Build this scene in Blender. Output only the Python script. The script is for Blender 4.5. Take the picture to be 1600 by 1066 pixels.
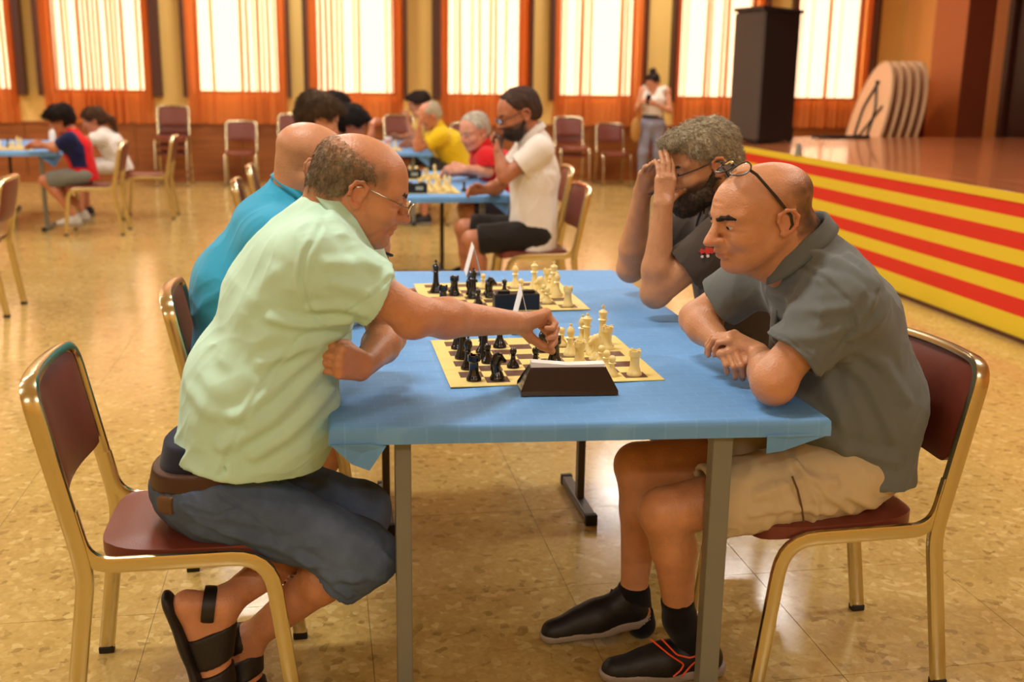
import bpy, bmesh, math, random
import numpy as np
from mathutils import Vector, Matrix

random.seed(7)
for _o in list(bpy.data.objects):
    bpy.data.objects.remove(_o, do_unlink=True)
scene = bpy.context.scene
COL = scene.collection
R = math.radians

# ------------------------------------------------------------------ camera
CAM_F, CAM_YAW, CAM_PITCH, CAM_ROLL, CAM_H = 1700.0, R(10), R(13.66), 0.014, 1.5
_c = np.array([0.0, 0.0, CAM_H])
_f = np.array([math.sin(CAM_YAW) * math.cos(CAM_PITCH), math.cos(CAM_YAW) * math.cos(CAM_PITCH), -math.sin(CAM_PITCH)])
_r0 = np.array([math.cos(CAM_YAW), -math.sin(CAM_YAW), 0.0])
_u0 = np.cross(_r0, _f)
_r = _r0 * math.cos(CAM_ROLL) + _u0 * math.sin(CAM_ROLL)
_u = _u0 * math.cos(CAM_ROLL) - _r0 * math.sin(CAM_ROLL)
cam_data = bpy.data.cameras.new('camera')
cam_data.sensor_width = 36.0
cam_data.lens = CAM_F * 36.0 / 1600.0
cam_data.clip_end = 100
cam = bpy.data.objects.new('camera', cam_data)
COL.objects.link(cam)
cam.matrix_world = Matrix(((_r[0], _u[0], -_f[0], _c[0]), (_r[1], _u[1], -_f[1], _c[1]), (_r[2], _u[2], -_f[2], _c[2]), (0, 0, 0, 1)))
cam_data.dof.use_dof = True
cam_data.dof.focus_distance = 2.75
cam_data.dof.aperture_fstop = 2.8
scene.camera = cam

def P(px, py, Y):
    """world point on the plane y = Y seen at this spot of the survey photograph"""
    d = _f + _r * (px - 800) / CAM_F - _u * (py - 533) / CAM_F
    return _c + d * (Y / d[1])

def PZ(px, py, z):
    d = _f + _r * (px - 800) / CAM_F - _u * (py - 533) / CAM_F
    return _c + d * ((z - CAM_H) / d[2])

# ------------------------------------------------------------------ light
world = bpy.data.worlds.new('daylight')
scene.world = world
world.use_nodes = True
_bg = world.node_tree.nodes['Background']
_bg.inputs[0].default_value = (1.0, 0.95, 0.86, 1)
_bg.inputs[1].default_value = 8.0
LAMP_COLOR = (1.0, 0.96, 0.88)
LAMP_POWER = 88.0
LAMP_SPOTS = [(x, y) for y in (-3.2, 2.9, 6.6, 10.5, 14.4) for x in (-5.6, -0.6, 4.4)]
CEIL = 4.4
vs = scene.view_settings
vs.view_transform = 'Standard'
vs.look = 'None'
vs.gamma = 1.0
vs.use_curve_mapping = False
vs.exposure = 0.0

# ------------------------------------------------------------------ materials
MATS = {}
def new_mat(name):
    m = bpy.data.materials.new(name)
    m.use_nodes = True
    nt = m.node_tree
    b = nt.nodes['Principled BSDF']
    MATS[name] = m
    return m, nt, b

def lin(h):
    """sRGB 0-255 triple -> linear colour"""
    o = []
    for c in h:
        c = c / 255.0
        o.append(c / 12.92 if c <= 0.04045 else ((c + 0.055) / 1.055) ** 2.4)
    return tuple(o) + (1.0,)

def simple(name, rgb, rough=0.5, metal=0.0, spec=0.5, noise=0.0, nscale=8.0, bump=0.0, bscale=60.0, coat=0.0, sheen=0.0):
    m, nt, b = new_mat(name)
    c = lin(rgb)
    b.inputs['Base Color'].default_value = c
    b.inputs['Roughness'].default_value = rough
    b.inputs['Metallic'].default_value = metal
    b.inputs['Specular IOR Level'].default_value = spec
    b.inputs['Coat Weight'].default_value = coat
    if sheen:
        b.inputs['Sheen Weight'].default_value = sheen
    if noise or bump:
        tc = nt.nodes.new('ShaderNodeTexCoord')
    if noise:
        n = nt.nodes.new('ShaderNodeTexNoise'); n.inputs['Scale'].default_value = nscale; n.inputs['Detail'].default_value = 4
        nt.links.new(tc.outputs['Object'], n.inputs['Vector'])
        mix = nt.nodes.new('ShaderNodeMix'); mix.data_type = 'RGBA'
        mix.inputs['A'].default_value = tuple(x * (1 - noise) for x in c[:3]) + (1,)
        mix.inputs['B'].default_value = tuple(min(1, x * (1 + noise)) for x in c[:3]) + (1,)
        nt.links.new(n.outputs['Fac'], mix.inputs['Factor'])
        nt.links.new(mix.outputs['Result'], b.inputs['Base Color'])
    if bump:
        n2 = nt.nodes.new('ShaderNodeTexNoise'); n2.inputs['Scale'].default_value = bscale; n2.inputs['Detail'].default_value = 3
        nt.links.new(tc.outputs['Object'], n2.inputs['Vector'])
        bp = nt.nodes.new('ShaderNodeBump'); bp.inputs['Strength'].default_value = bump; bp.inputs['Distance'].default_value = 0.01
        nt.links.new(n2.outputs['Fac'], bp.inputs['Height'])
        nt.links.new(bp.outputs['Normal'], b.inputs['Normal'])
    return m

def attr_mat(name, rough=0.5, spec=0.4, noise=0.12, nscale=40, bump=0.1, bscale=300, sss=0.0, sheen=0.0):
    """colour from the mesh's own 'Col' attribute, with fine procedural variation"""
    m, nt, b = new_mat(name)
    a = nt.nodes.new('ShaderNodeAttribute'); a.attribute_name = 'Col'
    tc = nt.nodes.new('ShaderNodeTexCoord')
    n = nt.nodes.new('ShaderNodeTexNoise'); n.inputs['Scale'].default_value = nscale; n.inputs['Detail'].default_value = 5
    nt.links.new(tc.outputs['Object'], n.inputs['Vector'])
    mr = nt.nodes.new('ShaderNodeMapRange')
    mr.inputs['To Min'].default_value = 1 - noise; mr.inputs['To Max'].default_value = 1 + noise
    nt.links.new(n.outputs['Fac'], mr.inputs['Value'])
    mx = nt.nodes.new('ShaderNodeVectorMath'); mx.operation = 'SCALE'
    nt.links.new(a.outputs['Color'], mx.inputs[0]); nt.links.new(mr.outputs['Result'], mx.inputs['Scale'])
    nt.links.new(mx.outputs['Vector'], b.inputs['Base Color'])
    n2 = nt.nodes.new('ShaderNodeTexNoise'); n2.inputs['Scale'].default_value = bscale; n2.inputs['Detail'].default_value = 3
    nt.links.new(tc.outputs['Object'], n2.inputs['Vector'])
    bp = nt.nodes.new('ShaderNodeBump'); bp.inputs['Strength'].default_value = bump; bp.inputs['Distance'].default_value = 0.004
    nt.links.new(n2.outputs['Fac'], bp.inputs['Height']); nt.links.new(bp.outputs['Normal'], b.inputs['Normal'])
    b.inputs['Roughness'].default_value = rough
    b.inputs['Specular IOR Level'].default_value = spec
    if sss:
        b.inputs['Subsurface Weight'].default_value = sss
        b.inputs['Subsurface Radius'].default_value = (0.012, 0.005, 0.003)
        b.inputs['Subsurface Scale'].default_value = 0.6
    if sheen:
        b.inputs['Sheen Weight'].default_value = sheen
    return m

def floor_mat():
    m, nt, b = new_mat('terrazzo')
    g = nt.nodes.new('ShaderNodeNewGeometry')
    v1 = nt.nodes.new('ShaderNodeTexVoronoi'); v1.inputs['Scale'].default_value = 42
    v2 = nt.nodes.new('ShaderNodeTexVoronoi'); v2.inputs['Scale'].default_value = 75
    nz = nt.nodes.new('ShaderNodeTexNoise'); nz.inputs['Scale'].default_value = 14; nz.inputs['Detail'].default_value = 6
    big = nt.nodes.new('ShaderNodeTexNoise'); big.inputs['Scale'].default_value = 2.2; big.inputs['Detail'].default_value = 3
    wv = nt.nodes.new('ShaderNodeVectorMath'); wv.operation = 'MULTIPLY_ADD'
    wv.inputs[1].default_value = (0.05, 0.05, 0.05)
    nt.links.new(nz.outputs['Color'], wv.inputs[0]); nt.links.new(g.outputs['Position'], wv.inputs[2])
    for q in (nz, big): nt.links.new(g.outputs['Position'], q.inputs['Vector'])
    nt.links.new(wv.outputs[0], v1.inputs['Vector']); nt.links.new(wv.outputs[0], v2.inputs['Vector'])
    r1 = nt.nodes.new('ShaderNodeValToRGB'); e = r1.color_ramp.elements
    e[0].position = 0.0; e[0].color = lin((132, 106, 58)); e[1].position = 1.0; e[1].color = lin((222, 200, 140))
    for pos, c in ((0.04, (144, 116, 64)), (0.10, (184, 156, 92)), (0.6, (190, 162, 97)), (0.86, (198, 171, 106))):
        k = e.new(pos); k.color = lin(c)
    s1 = nt.nodes.new('ShaderNodeSeparateColor'); nt.links.new(v1.outputs['Color'], s1.inputs[0]); nt.links.new(s1.outputs[0], r1.inputs['Fac'])
    r2 = nt.nodes.new('ShaderNodeValToRGB'); e = r2.color_ramp.elements
    e[0].color = lin((168, 140, 78)); e[1].color = lin((200, 172, 106))
    s2 = nt.nodes.new('ShaderNodeSeparateColor'); nt.links.new(v2.outputs['Color'], s2.inputs[0]); nt.links.new(s2.outputs[1], r2.inputs['Fac'])
    mx = nt.nodes.new('ShaderNodeMix'); mx.data_type = 'RGBA'; mx.inputs['Factor'].default_value = 0.45
    nt.links.new(r1.outputs[0], mx.inputs['A']); nt.links.new(r2.outputs[0], mx.inputs['B'])
    mb = nt.nodes.new('ShaderNodeMix'); mb.data_type = 'RGBA'; mb.blend_type = 'MULTIPLY'; mb.inputs['Factor'].default_value = 0.5
    rb = nt.nodes.new('ShaderNodeValToRGB'); e = rb.color_ramp.elements; e[0].position = 0.3; e[0].color = (0.74, 0.68, 0.58, 1); e[1].position = 0.7; e[1].color = (1, 1, 1, 1)
    nt.links.new(big.outputs['Fac'], rb.inputs['Fac'])
    nt.links.new(mx.outputs['Result'], mb.inputs['A']); nt.links.new(rb.outputs[0], mb.inputs['B'])
    nt.links.new(mb.outputs['Result'], b.inputs['Base Color'])
    rr = nt.nodes.new('ShaderNodeMapRange'); rr.inputs['To Min'].default_value = 0.10; rr.inputs['To Max'].default_value = 0.24
    nt.links.new(nz.outputs['Fac'], rr.inputs['Value']); nt.links.new(rr.outputs['Result'], b.inputs['Roughness'])
    b.inputs['Specular IOR Level'].default_value = 0.5
    return m

def wood_mat(name, c0, c1, rough, scale=(1, 1, 12), coat=0.0):
    m, nt, b = new_mat(name)
    g = nt.nodes.new('ShaderNodeNewGeometry')
    mp = nt.nodes.new('ShaderNodeMapping'); mp.inputs['Scale'].default_value = scale
    n = nt.nodes.new('ShaderNodeTexNoise'); n.inputs['Scale'].default_value = 3; n.inputs['Detail'].default_value = 6; n.inputs['Distortion'].default_value = 0.6
    nt.links.new(g.outputs['Position'], mp.inputs['Vector']); nt.links.new(mp.outputs[0], n.inputs['Vector'])
    r = nt.nodes.new('ShaderNodeValToRGB'); e = r.color_ramp.elements
    e[0].position = 0.3; e[0].color = lin(c0); e[1].position = 0.7; e[1].color = lin(c1)
    nt.links.new(n.outputs['Fac'], r.inputs['Fac']); nt.links.new(r.outputs[0], b.inputs['Base Color'])
    b.inputs['Roughness'].default_value = rough
    b.inputs['Coat Weight'].default_value = coat
    return m

def stripes_mat(z0, z1):
    """nine painted bands, yellow and red in turn"""
    m, nt, b = new_mat('painted_stripes')
    g = nt.nodes.new('ShaderNodeNewGeometry'); s = nt.nodes.new('ShaderNodeSeparateXYZ')
    nt.links.new(g.outputs['Position'], s.inputs[0])
    mr = nt.nodes.new('ShaderNodeMapRange'); mr.inputs['From Min'].default_value = z0; mr.inputs['From Max'].default_value = z1
    nt.links.new(s.outputs['Z'], mr.inputs['Value'])
    r = nt.nodes.new('ShaderNodeValToRGB'); cr = r.color_ramp; cr.interpolation = 'CONSTANT'
    ye, re = lin((232, 206, 44)), lin((222, 38, 18))
    cuts = [0.0, 0.17, 0.29, 0.395, 0.51, 0.615, 0.735, 0.835, 0.93]
    cr.elements[0].position = 0; cr.elements[0].color = ye
    cr.elements[1].position = cuts[1]; cr.elements[1].color = re
    for i in range(2, 9):
        k = cr.elements.new(cuts[i]); k.color = re if i % 2 else ye
    nt.links.new(mr.outputs['Result'], r.inputs['Fac']); nt.links.new(r.outputs[0], b.inputs['Base Color'])
    b.inputs['Roughness'].default_value = 0.55
    return m

def curtain_mat():
    m, nt, b = new_mat('curtain_cloth')
    out = nt.nodes['Material Output']
    d = nt.nodes.new('ShaderNodeBsdfDiffuse'); d.inputs[0].default_value = lin((224, 132, 70))
    t = nt.nodes.new('ShaderNodeBsdfTransparent'); t.inputs[0].default_value = (1.0, 0.70, 0.46, 1)
    mx = nt.nodes.new('ShaderNodeMixShader'); mx.inputs[0].default_value = 0.36
    nt.links.new(d.outputs[0], mx.inputs[1]); nt.links.new(t.outputs[0], mx.inputs[2]); nt.links.new(mx.outputs[0], out.inputs[0])
    return m

def glass_mat():
    m, nt, b = new_mat('window_glass')
    out = nt.nodes['Material Output']
    t = nt.nodes.new('ShaderNodeBsdfTransparent'); t.inputs[0].default_value = (0.93, 0.95, 0.94, 1)
    g = nt.nodes.new('ShaderNodeBsdfGlossy'); g.inputs['Roughness'].default_value = 0.02
    mx = nt.nodes.new('ShaderNodeMixShader'); mx.inputs[0].default_value = 0.05
    nt.links.new(t.outputs[0], mx.inputs[1]); nt.links.new(g.outputs[0], mx.inputs[2]); nt.links.new(mx.outputs[0], out.inputs[0])
    return m

def paper_cloth_mat():
    m, nt, b = new_mat('blue_paper')
    g = nt.nodes.new('ShaderNodeNewGeometry')
    br = nt.nodes.new('ShaderNodeTexBrick'); br.inputs['Scale'].default_value = 7.0
    br.inputs['Mortar Size'].default_value = 0.018; br.inputs['Mortar Smooth'].default_value = 0.5
    br.inputs['Color1'].default_value = lin((108, 162, 220)); br.inputs['Color2'].default_value = lin((105, 159, 217)); br.inputs['Mortar'].default_value = lin((115, 169, 224))
    nt.links.new(g.outputs['Position'], br.inputs['Vector'])
    n = nt.nodes.new('ShaderNodeTexNoise'); n.inputs['Scale'].default_value = 5; n.inputs['Detail'].default_value = 4
    nt.links.new(g.outputs['Position'], n.inputs['Vector'])
    mx = nt.nodes.new('ShaderNodeMix'); mx.data_type = 'RGBA'; mx.blend_type = 'MULTIPLY'; mx.inputs['Factor'].default_value = 0.35
    r = nt.nodes.new('ShaderNodeValToRGB'); e = r.color_ramp.elements; e[0].position = 0.35; e[0].color = (0.72, 0.76, 0.8, 1); e[1].position = 0.65
    nt.links.new(n.outputs['Fac'], r.inputs['Fac'])
    nt.links.new(br.outputs['Color'], mx.inputs['A']); nt.links.new(r.outputs[0], mx.inputs['B'])
    nt.links.new(mx.outputs['Result'], b.inputs['Base Color'])
    bp = nt.nodes.new('ShaderNodeBump'); bp.inputs['Strength'].default_value = 0.25; bp.inputs['Distance'].default_value = 0.004
    n2 = nt.nodes.new('ShaderNodeTexNoise'); n2.inputs['Scale'].default_value = 16; n2.inputs['Detail'].default_value = 3
    nt.links.new(g.outputs['Position'], n2.inputs['Vector'])
    nt.links.new(n2.outputs['Fac'], bp.inputs['Height']); nt.links.new(bp.outputs['Normal'], b.inputs['Normal'])
    b.inputs['Roughness'].default_value = 0.6
    b.inputs['Specular IOR Level'].default_value = 0.3
    return m

def board_mat(name, inset_x, inset_y, ca, cb):
    """printed chess mat: pale border, eight by eight squares, in the mat's own unit square"""
    m, nt, b = new_mat(name)
    tc = nt.nodes.new('ShaderNodeTexCoord')
    mp = nt.nodes.new('ShaderNodeMapping'); mp.vector_type = 'POINT'
    nt.links.new(tc.outputs['Generated'], mp.inputs['Vector'])
    s = nt.nodes.new('ShaderNodeSeparateXYZ'); nt.links.new(mp.outputs[0], s.inputs[0])
    def mth(op, a, bb=None, clamp=False):
        n = nt.nodes.new('ShaderNodeMath'); n.operation = op; n.use_clamp = clamp
        for i, v in enumerate((a, bb)):
            if v is None: continue
            if isinstance(v, (int, float)): n.inputs[i].default_value = v
            else: nt.links.new(v, n.inputs[i])
        return n.outputs[0]
    u = mth('MULTIPLY', mth('SUBTRACT', s.outputs[0], inset_x), 8.0 / (1 - 2 * inset_x))
    v = mth('MULTIPLY', mth('SUBTRACT', s.outputs[1], inset_y), 8.0 / (1 - 2 * inset_y))
    par = mth('MODULO', mth('ADD', mth('ADD', mth('FLOOR', u), mth('FLOOR', v)), 64.0), 2.0)
    def inside(q): return mth('MULTIPLY', mth('GREATER_THAN', q, 0.0), mth('LESS_THAN', q, 8.0))
    fac = mth('MULTIPLY', par, mth('MULTIPLY', inside(u), inside(v)))
    mx = nt.nodes.new('ShaderNodeMix'); mx.data_type = 'RGBA'
    mx.inputs['A'].default_value = lin(ca); mx.inputs['B'].default_value = lin(cb)
    nt.links.new(fac, mx.inputs['Factor']); nt.links.new(mx.outputs['Result'], b.inputs['Base Color'])
    b.inputs['Roughness'].default_value = 0.38
    return m

floor_mat(); curtain_mat(); glass_mat(); paper_cloth_mat(); stripes_mat(0.0, 0.87)
wood_mat('wainscot_wood', (128, 68, 26), (160, 92, 38), 0.42, (0.6, 0.6, 9))
wood_mat('stage_boards', (138, 76, 42), (170, 100, 60), 0.24, (10, 0.6, 1), coat=0.3)
board_mat('mat_print', 0.065, 0.05, (236, 214, 132), (96, 62, 50))
simple('wall_paint', (232, 192, 108), 0.6, noise=0.05, nscale=3)
simple('side_wall_paint', (236, 170, 92), 0.6, noise=0.04, nscale=2)
simple('ceiling_paint', (230, 214, 180), 0.7)
simple('dark_trim', (74, 34, 20), 0.45)
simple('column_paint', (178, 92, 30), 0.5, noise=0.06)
simple('door_dark', (52, 20, 12), 0.45)
simple('poster_red', (120, 30, 20), 0.4)
simple('grout', (150, 124, 72), 0.6)
simple('chrome_gold', (208, 196, 158), 0.22, metal=1.0)
simple('column_shade', (110, 48, 20), 0.5, noise=0.06)
simple('rubber', (24, 22, 20), 0.7)
simple('brown_vinyl', (112, 52, 38), 0.42, noise=0.08, nscale=14, bump=0.06, bscale=220)
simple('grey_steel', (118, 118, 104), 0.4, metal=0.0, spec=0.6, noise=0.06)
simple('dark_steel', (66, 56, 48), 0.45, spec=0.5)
simple('board_core', (150, 124, 86), 0.6)
simple('black_plastic', (16, 14, 14), 0.2, spec=0.6, coat=0.3)
simple('cream_plastic', (238, 218, 150), 0.3, spec=0.5, coat=0.2)
simple('clock_brown', (34, 19, 20), 0.22, spec=0.5, coat=0.25)
simple('clock_black', (18, 20, 24), 0.35)
simple('white_plastic', (240, 238, 234), 0.4)
simple('white_card', (236, 232, 226), 0.7)
simple('lcd', (160, 170, 150), 0.3)
simple('speaker_grille', (70, 60, 56), 0.55, noise=0.25, nscale=400, bump=0.4, bscale=500)
simple('speaker_black', (20, 17, 16), 0.5)
simple('table_pale', (226, 178, 136), 0.5, noise=0.06)
simple('table_edge', (196, 164, 124), 0.5)
simple('iron_dark', (34, 28, 24), 0.5)
simple('lamp_white', (236, 232, 224), 0.5)
m_, nt_, b_ = new_mat('lamp_glow'); b_.inputs['Emission Color'].default_value = LAMP_COLOR + (1,); b_.inputs['Emission Strength'].default_value = 4.0
attr_mat('skin', rough=0.40, spec=0.5, noise=0.20, nscale=30, bump=0.35, bscale=210, sss=0.08)
attr_mat('hair', rough=0.55, spec=0.3, noise=0.55, nscale=120, bump=0.9, bscale=150)
attr_mat('cloth', rough=0.85, spec=0.15, noise=0.05, nscale=25, bump=0.12, bscale=700, sheen=0.12)
attr_mat('denim', rough=0.85, spec=0.15, noise=0.28, nscale=30, bump=0.25, bscale=500)
attr_mat('leather', rough=0.5, spec=0.4, noise=0.15, nscale=40, bump=0.15, bscale=200)
simple('eye_white', (205, 190, 176), 0.15)
simple('iris_dark', (34, 22, 16), 0.1)
simple('spec_metal', (150, 140, 120), 0.25, metal=1.0)
simple('spec_dark', (30, 24, 22), 0.3)
m_, nt_, b_ = new_mat('lens'); b_.inputs['Base Color'].default_value = (0.9, 0.93, 0.95, 1); b_.inputs['Roughness'].default_value = 0.03; b_.inputs['Transmission Weight'].default_value = 1.0; b_.inputs['IOR'].default_value = 1.1
simple('orange_line', (236, 84, 40), 0.5)
simple('sole_grey', (150, 140, 132), 0.6)
simple('red_print', (196, 46, 34), 0.6)
simple('pale_print', (214, 206, 200), 0.6)
simple('leather_tan', (96, 66, 40), 0.55)
simple('pink_plastic', (226, 150, 150), 0.4)
simple('phone_black', (20, 20, 22), 0.2)
simple('bag_tan', (176, 128, 58), 0.6)
simple('cable_black', (18, 16, 16), 0.5)

# ------------------------------------------------------------------ object helpers
ORG = {}
def _link(o): COL.objects.link(o); return o

def tag(o, label=None, cat=None, group=None, kind=None):
    if label: o['label'] = label
    if cat: o['category'] = cat
    if group: o['group'] = group
    if kind: o['kind'] = kind
    return o

def empty(name, loc=(0, 0, 0), rz=0.0):
    o = bpy.data.objects.new(name, None); _link(o)
    o.empty_display_size = 0.1
    o.location = loc; o.rotation_euler = (0, 0, rz)
    ORG[o] = np.array(loc, float)
    return o

def mesh_np(name, verts, faces, mat, smooth=True, colors=None):
    """verts (n,3), faces: (m,4)/(m,3) array or list of polygons"""
    me = bpy.data.meshes.new(name)
    verts = np.asarray(verts, dtype=np.float32)
    if isinstance(faces, np.ndarray):
        n, k = faces.shape
        me.vertices.add(len(verts)); me.vertices.foreach_set('co', verts.ravel())
        me.loops.add(n * k); me.loops.foreach_set('vertex_index', faces.astype(np.int32).ravel())
        me.polygons.add(n); me.polygons.foreach_set('loop_start', np.arange(0, n * k, k, dtype=np.int32))
        me.polygons.foreach_set('loop_total', np.full(n, k, dtype=np.int32))
        me.update(calc_edges=True)
    else:
        me.from_pydata([tuple(v) for v in verts.tolist()], [], faces)
    me.validate()
    if smooth:
        me.polygons.foreach_set('use_smooth', np.ones(len(me.polygons), dtype=bool))
    if colors is not None:
        ca = me.color_attributes.new('Col', 'FLOAT_COLOR', 'POINT')
        c = np.ones((len(verts), 4), dtype=np.float32); c[:, :3] = colors
        ca.data.foreach_set('color', c.ravel())
    if mat is not None:
        me.materials.append(MATS[mat])
    return me

def obj(name, me, parent=None):
    o = bpy.data.objects.new(name, me); _link(o)
    if parent is not None: o.parent = parent
    return o

def wobj(name, verts, faces, mat, parent, smooth=True, colors=None):
    """mesh given in world coordinates under an unrotated root"""
    org = ORG.get(parent, np.zeros(3))
    me = mesh_np(name, np.asarray(verts) - org, faces, mat, smooth, colors)
    o = obj(name, me, parent); ORG[o] = org
    return o

class MB:
    """collects simple solids into one mesh"""
    def __init__(s): s.v = []; s.f = []
    def add(s, v, f):
        n = len(s.v); s.v += [tuple(map(float, q)) for q in v]; s.f += [tuple(i + n for i in p) for p in f]; return s
    def box(s, lo, hi, bevel=0.0):
        x0, y0, z0 = lo; x1, y1, z1 = hi
        if bevel <= 0:
            s.add([(x0,y0,z0),(x1,y0,z0),(x1,y1,z0),(x0,y1,z0),(x0,y0,z1),(x1,y0,z1),(x1,y1,z1),(x0,y1,z1)],
                  [(3,2,1,0),(4,5,6,7),(0,1,5,4),(1,2,6,5),(2,3,7,6),(3,0,4,7)])
        else:
            bm = bmesh.new(); bmesh.ops.create_cube(bm, size=1.0)
            for v in bm.verts: v.co = Vector(((x0+x1)/2 + v.co.x*(x1-x0), (y0+y1)/2 + v.co.y*(y1-y0), (z0+z1)/2 + v.co.z*(z1-z0)))
            bmesh.ops.bevel(bm, geom=list(bm.edges), offset=bevel, segments=2, affect='EDGES', profile=0.5)
            s.bm(bm)
        return s
    def bm(s, bm):
        bm.verts.index_update()
        s.add([v.co for v in bm.verts], [[v.index for v in f.verts] for f in bm.faces]); bm.free(); return s
    def prism(s, pts, z0, z1):
        n = len(pts)
        s.add([(x, y, z0) for x, y in pts] + [(x, y, z1) for x, y in pts],
              [tuple(reversed(range(n))), tuple(range(n, 2*n))] + [(i, (i+1) % n, n+(i+1) % n, n+i) for i in range(n)]); return s
    def lathe(s, prof, n=20, c=(0, 0, 0)):
        v = []; f = []
        for r, z in prof:
            for k in range(n):
                a = 2*math.pi*k/n; v.append((c[0]+r*math.cos(a), c[1]+r*math.sin(a), c[2]+z))
        m = len(prof)
        for i in range(m-1):
            for k in range(n):
                f.append((i*n+k, i*n+(k+1) % n, (i+1)*n+(k+1) % n, (i+1)*n+k))
        f.append(tuple(reversed(range(n)))); f.append(tuple((m-1)*n+k for k in range(n)))
        s.add(v, f); return s
    def tube(s, pts, r, n=8, closed=False, r2=None, side=None):
        """swept tube; r may be a list; with r2 the section is a rounded rectangle r (along side) by r2"""
        pts = [np.array(p, float) for p in pts]; m = len(pts)
        rs = r if isinstance(r, (list, tuple)) else [r]*m
        t = []
        for i in range(m):
            a = pts[(i-1) % m] if closed or i > 0 else pts[i]; b = pts[(i+1) % m] if closed or i < m-1 else pts[i]
            d = b-a; t.append(d/(np.linalg.norm(d)+1e-12))
        u = np.array(side, float) if side is not None else np.cross(t[0], (0, 0, 1.0))
        if np.linalg.norm(u) < 1e-6: u = np.cross(t[0], (1.0, 0, 0))
        v = []; f = []
        for i in range(m):
            u = u - t[i]*np.dot(u, t[i]); u = u/(np.linalg.norm(u)+1e-12); w = np.cross(t[i], u)
            for k in range(n):
                a = 2*math.pi*(k+0.5)/n
                if r2 is None:
                    q = u*math.cos(a)*rs[i] + w*math.sin(a)*rs[i]
                else:
                    ca, sa = math.cos(a), math.sin(a); e = 0.45
                    q = u*rs[i]*math.copysign(abs(ca)**e, ca) + w*r2*math.copysign(abs(sa)**e, sa)
                v.append(pts[i]+q)
        for i in range(m if closed else m-1):
            j = (i+1) % m
            for k in range(n): f.append((i*n+k, i*n+(k+1) % n, j*n+(k+1) % n, j*n+k))
        if not closed:
            f.append(tuple(reversed(range(n)))); f.append(tuple((m-1)*n+k for k in range(n)))
        s.add(v, f); return s
    def mesh(s, name, mat, smooth=False):
        me = bpy.data.meshes.new(name); me.from_pydata(s.v, [], s.f); me.validate()
        bm = bmesh.new(); bm.from_mesh(me); bmesh.ops.recalc_face_normals(bm, faces=bm.faces); bm.to_mesh(me); bm.free()
        if smooth:
            me.polygons.foreach_set('use_smooth', np.ones(len(me.polygons), dtype=bool))
            me.set_sharp_from_angle(angle=R(40))
        me.materials.append(MATS[mat]); return me
    def build(s, name, mat, parent=None, smooth=False):
        return obj(name, s.mesh(name, mat, smooth), parent)
    def wbuild(s, name, mat, parent, smooth=True):
        o = ORG.get(parent, np.zeros(3)); s.v = [(a-o[0], b-o[1], c-o[2]) for a, b, c in s.v]
        q = s.build(name, mat, parent, smooth); ORG[q] = o; return q

def arc_path(pts, rad, n=5):
    """polyline with rounded inner corners"""
    pts = [np.array(p, float) for p in pts]; out = [pts[0]]
    for i in range(1, len(pts)-1):
        a, b, c = pts[i-1], pts[i], pts[i+1]
        d1 = (a-b)/np.linalg.norm(a-b); d2 = (c-b)/np.linalg.norm(c-b)
        rr = min(rad, np.linalg.norm(a-b)*0.48, np.linalg.norm(c-b)*0.48)
        p0, p2 = b+d1*rr, b+d2*rr
        for k in range(n+1):
            s = k/n; out.append((1-s)**2*p0 + 2*s*(1-s)*b + s*s*p2)
    out.append(pts[-1]); return out

def copy_tree(o, parent=None):
    c = o.copy(); COL.objects.link(c); c.parent = parent
    for ch in list(o.children): copy_tree(ch, c)
    return c

# ================================================================== the hall
WALL_Y = 16.0
X_LEFT, X_RIGHT, Y_FRONT = -9.0, 8.85, -5.0

def struct(o): o['kind'] = 'structure'; return o

def build_floor():
    base = struct(MB().box((X_LEFT, Y_FRONT, -0.05), (X_RIGHT, WALL_Y, -0.002)).build('floor', 'grout'))
    T, gap = 0.6, 0.0009
    x0, y0 = 0.10, 2.956
    def tile_mesh():
        bm = bmesh.new(); bmesh.ops.create_cube(bm, size=1.0)
        for v in bm.verts:
            v.co = Vector((v.co.x*(T-2*gap), v.co.y*(T-2*gap), -0.006 + v.co.z*0.012))
        top = [e for e in bm.edges if all(abs(v.co.z) < 1e-4 for v in e.verts)]
        bmesh.ops.bevel(bm, geom=top, offset=0.0003, segments=1, affect='EDGES')
        me = bpy.data.meshes.new('tile'); bm.to_mesh(me); bm.free(); me.materials.append(MATS['terrazzo']); return me
    tm = tile_mesh()
    cells = []
    for i in range(-16, 16):
        for j in range(-14, 23):
            cx, cy = x0+(i+0.5)*T, y0+(j+0.5)*T
            if cx-T/2 < X_LEFT or cx+T/2 > X_RIGHT or cy-T/2 < Y_FRONT or cy+T/2 > WALL_Y: continue
            cells.append((cx, cy))
    def in_view(c):
        d = np.array([c[0], c[1], 0.0]) - _c; z = d @ _f
        if z < 0.3: return False
        u = 800+CAM_F*(d @ _r)/z; v = 533-CAM_F*(d @ _u)/z
        return -260 < u < 1860 and v < 1400 and c[0] < 4.3
    near = sorted([c for c in cells if in_view(c)], key=lambda c: math.hypot(*c))[:296]
    ns = set(near)
    for c in near:
        o = obj('tile', tm, base); o.location = (c[0], c[1], 0)
    rest = MB()
    h = T/2-gap
    for c in cells:
        if c not in ns: rest.box((c[0]-h, c[1]-h, -0.012), (c[0]+h, c[1]+h, 0.0))
    # margin strips where no full tile fits
    rest.box((X_LEFT, 15.56, -0.012), (X_RIGHT, WALL_Y, -0.0005))
    tag(rest.build('tile_field', 'terrazzo', base), kind='stuff')

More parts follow.
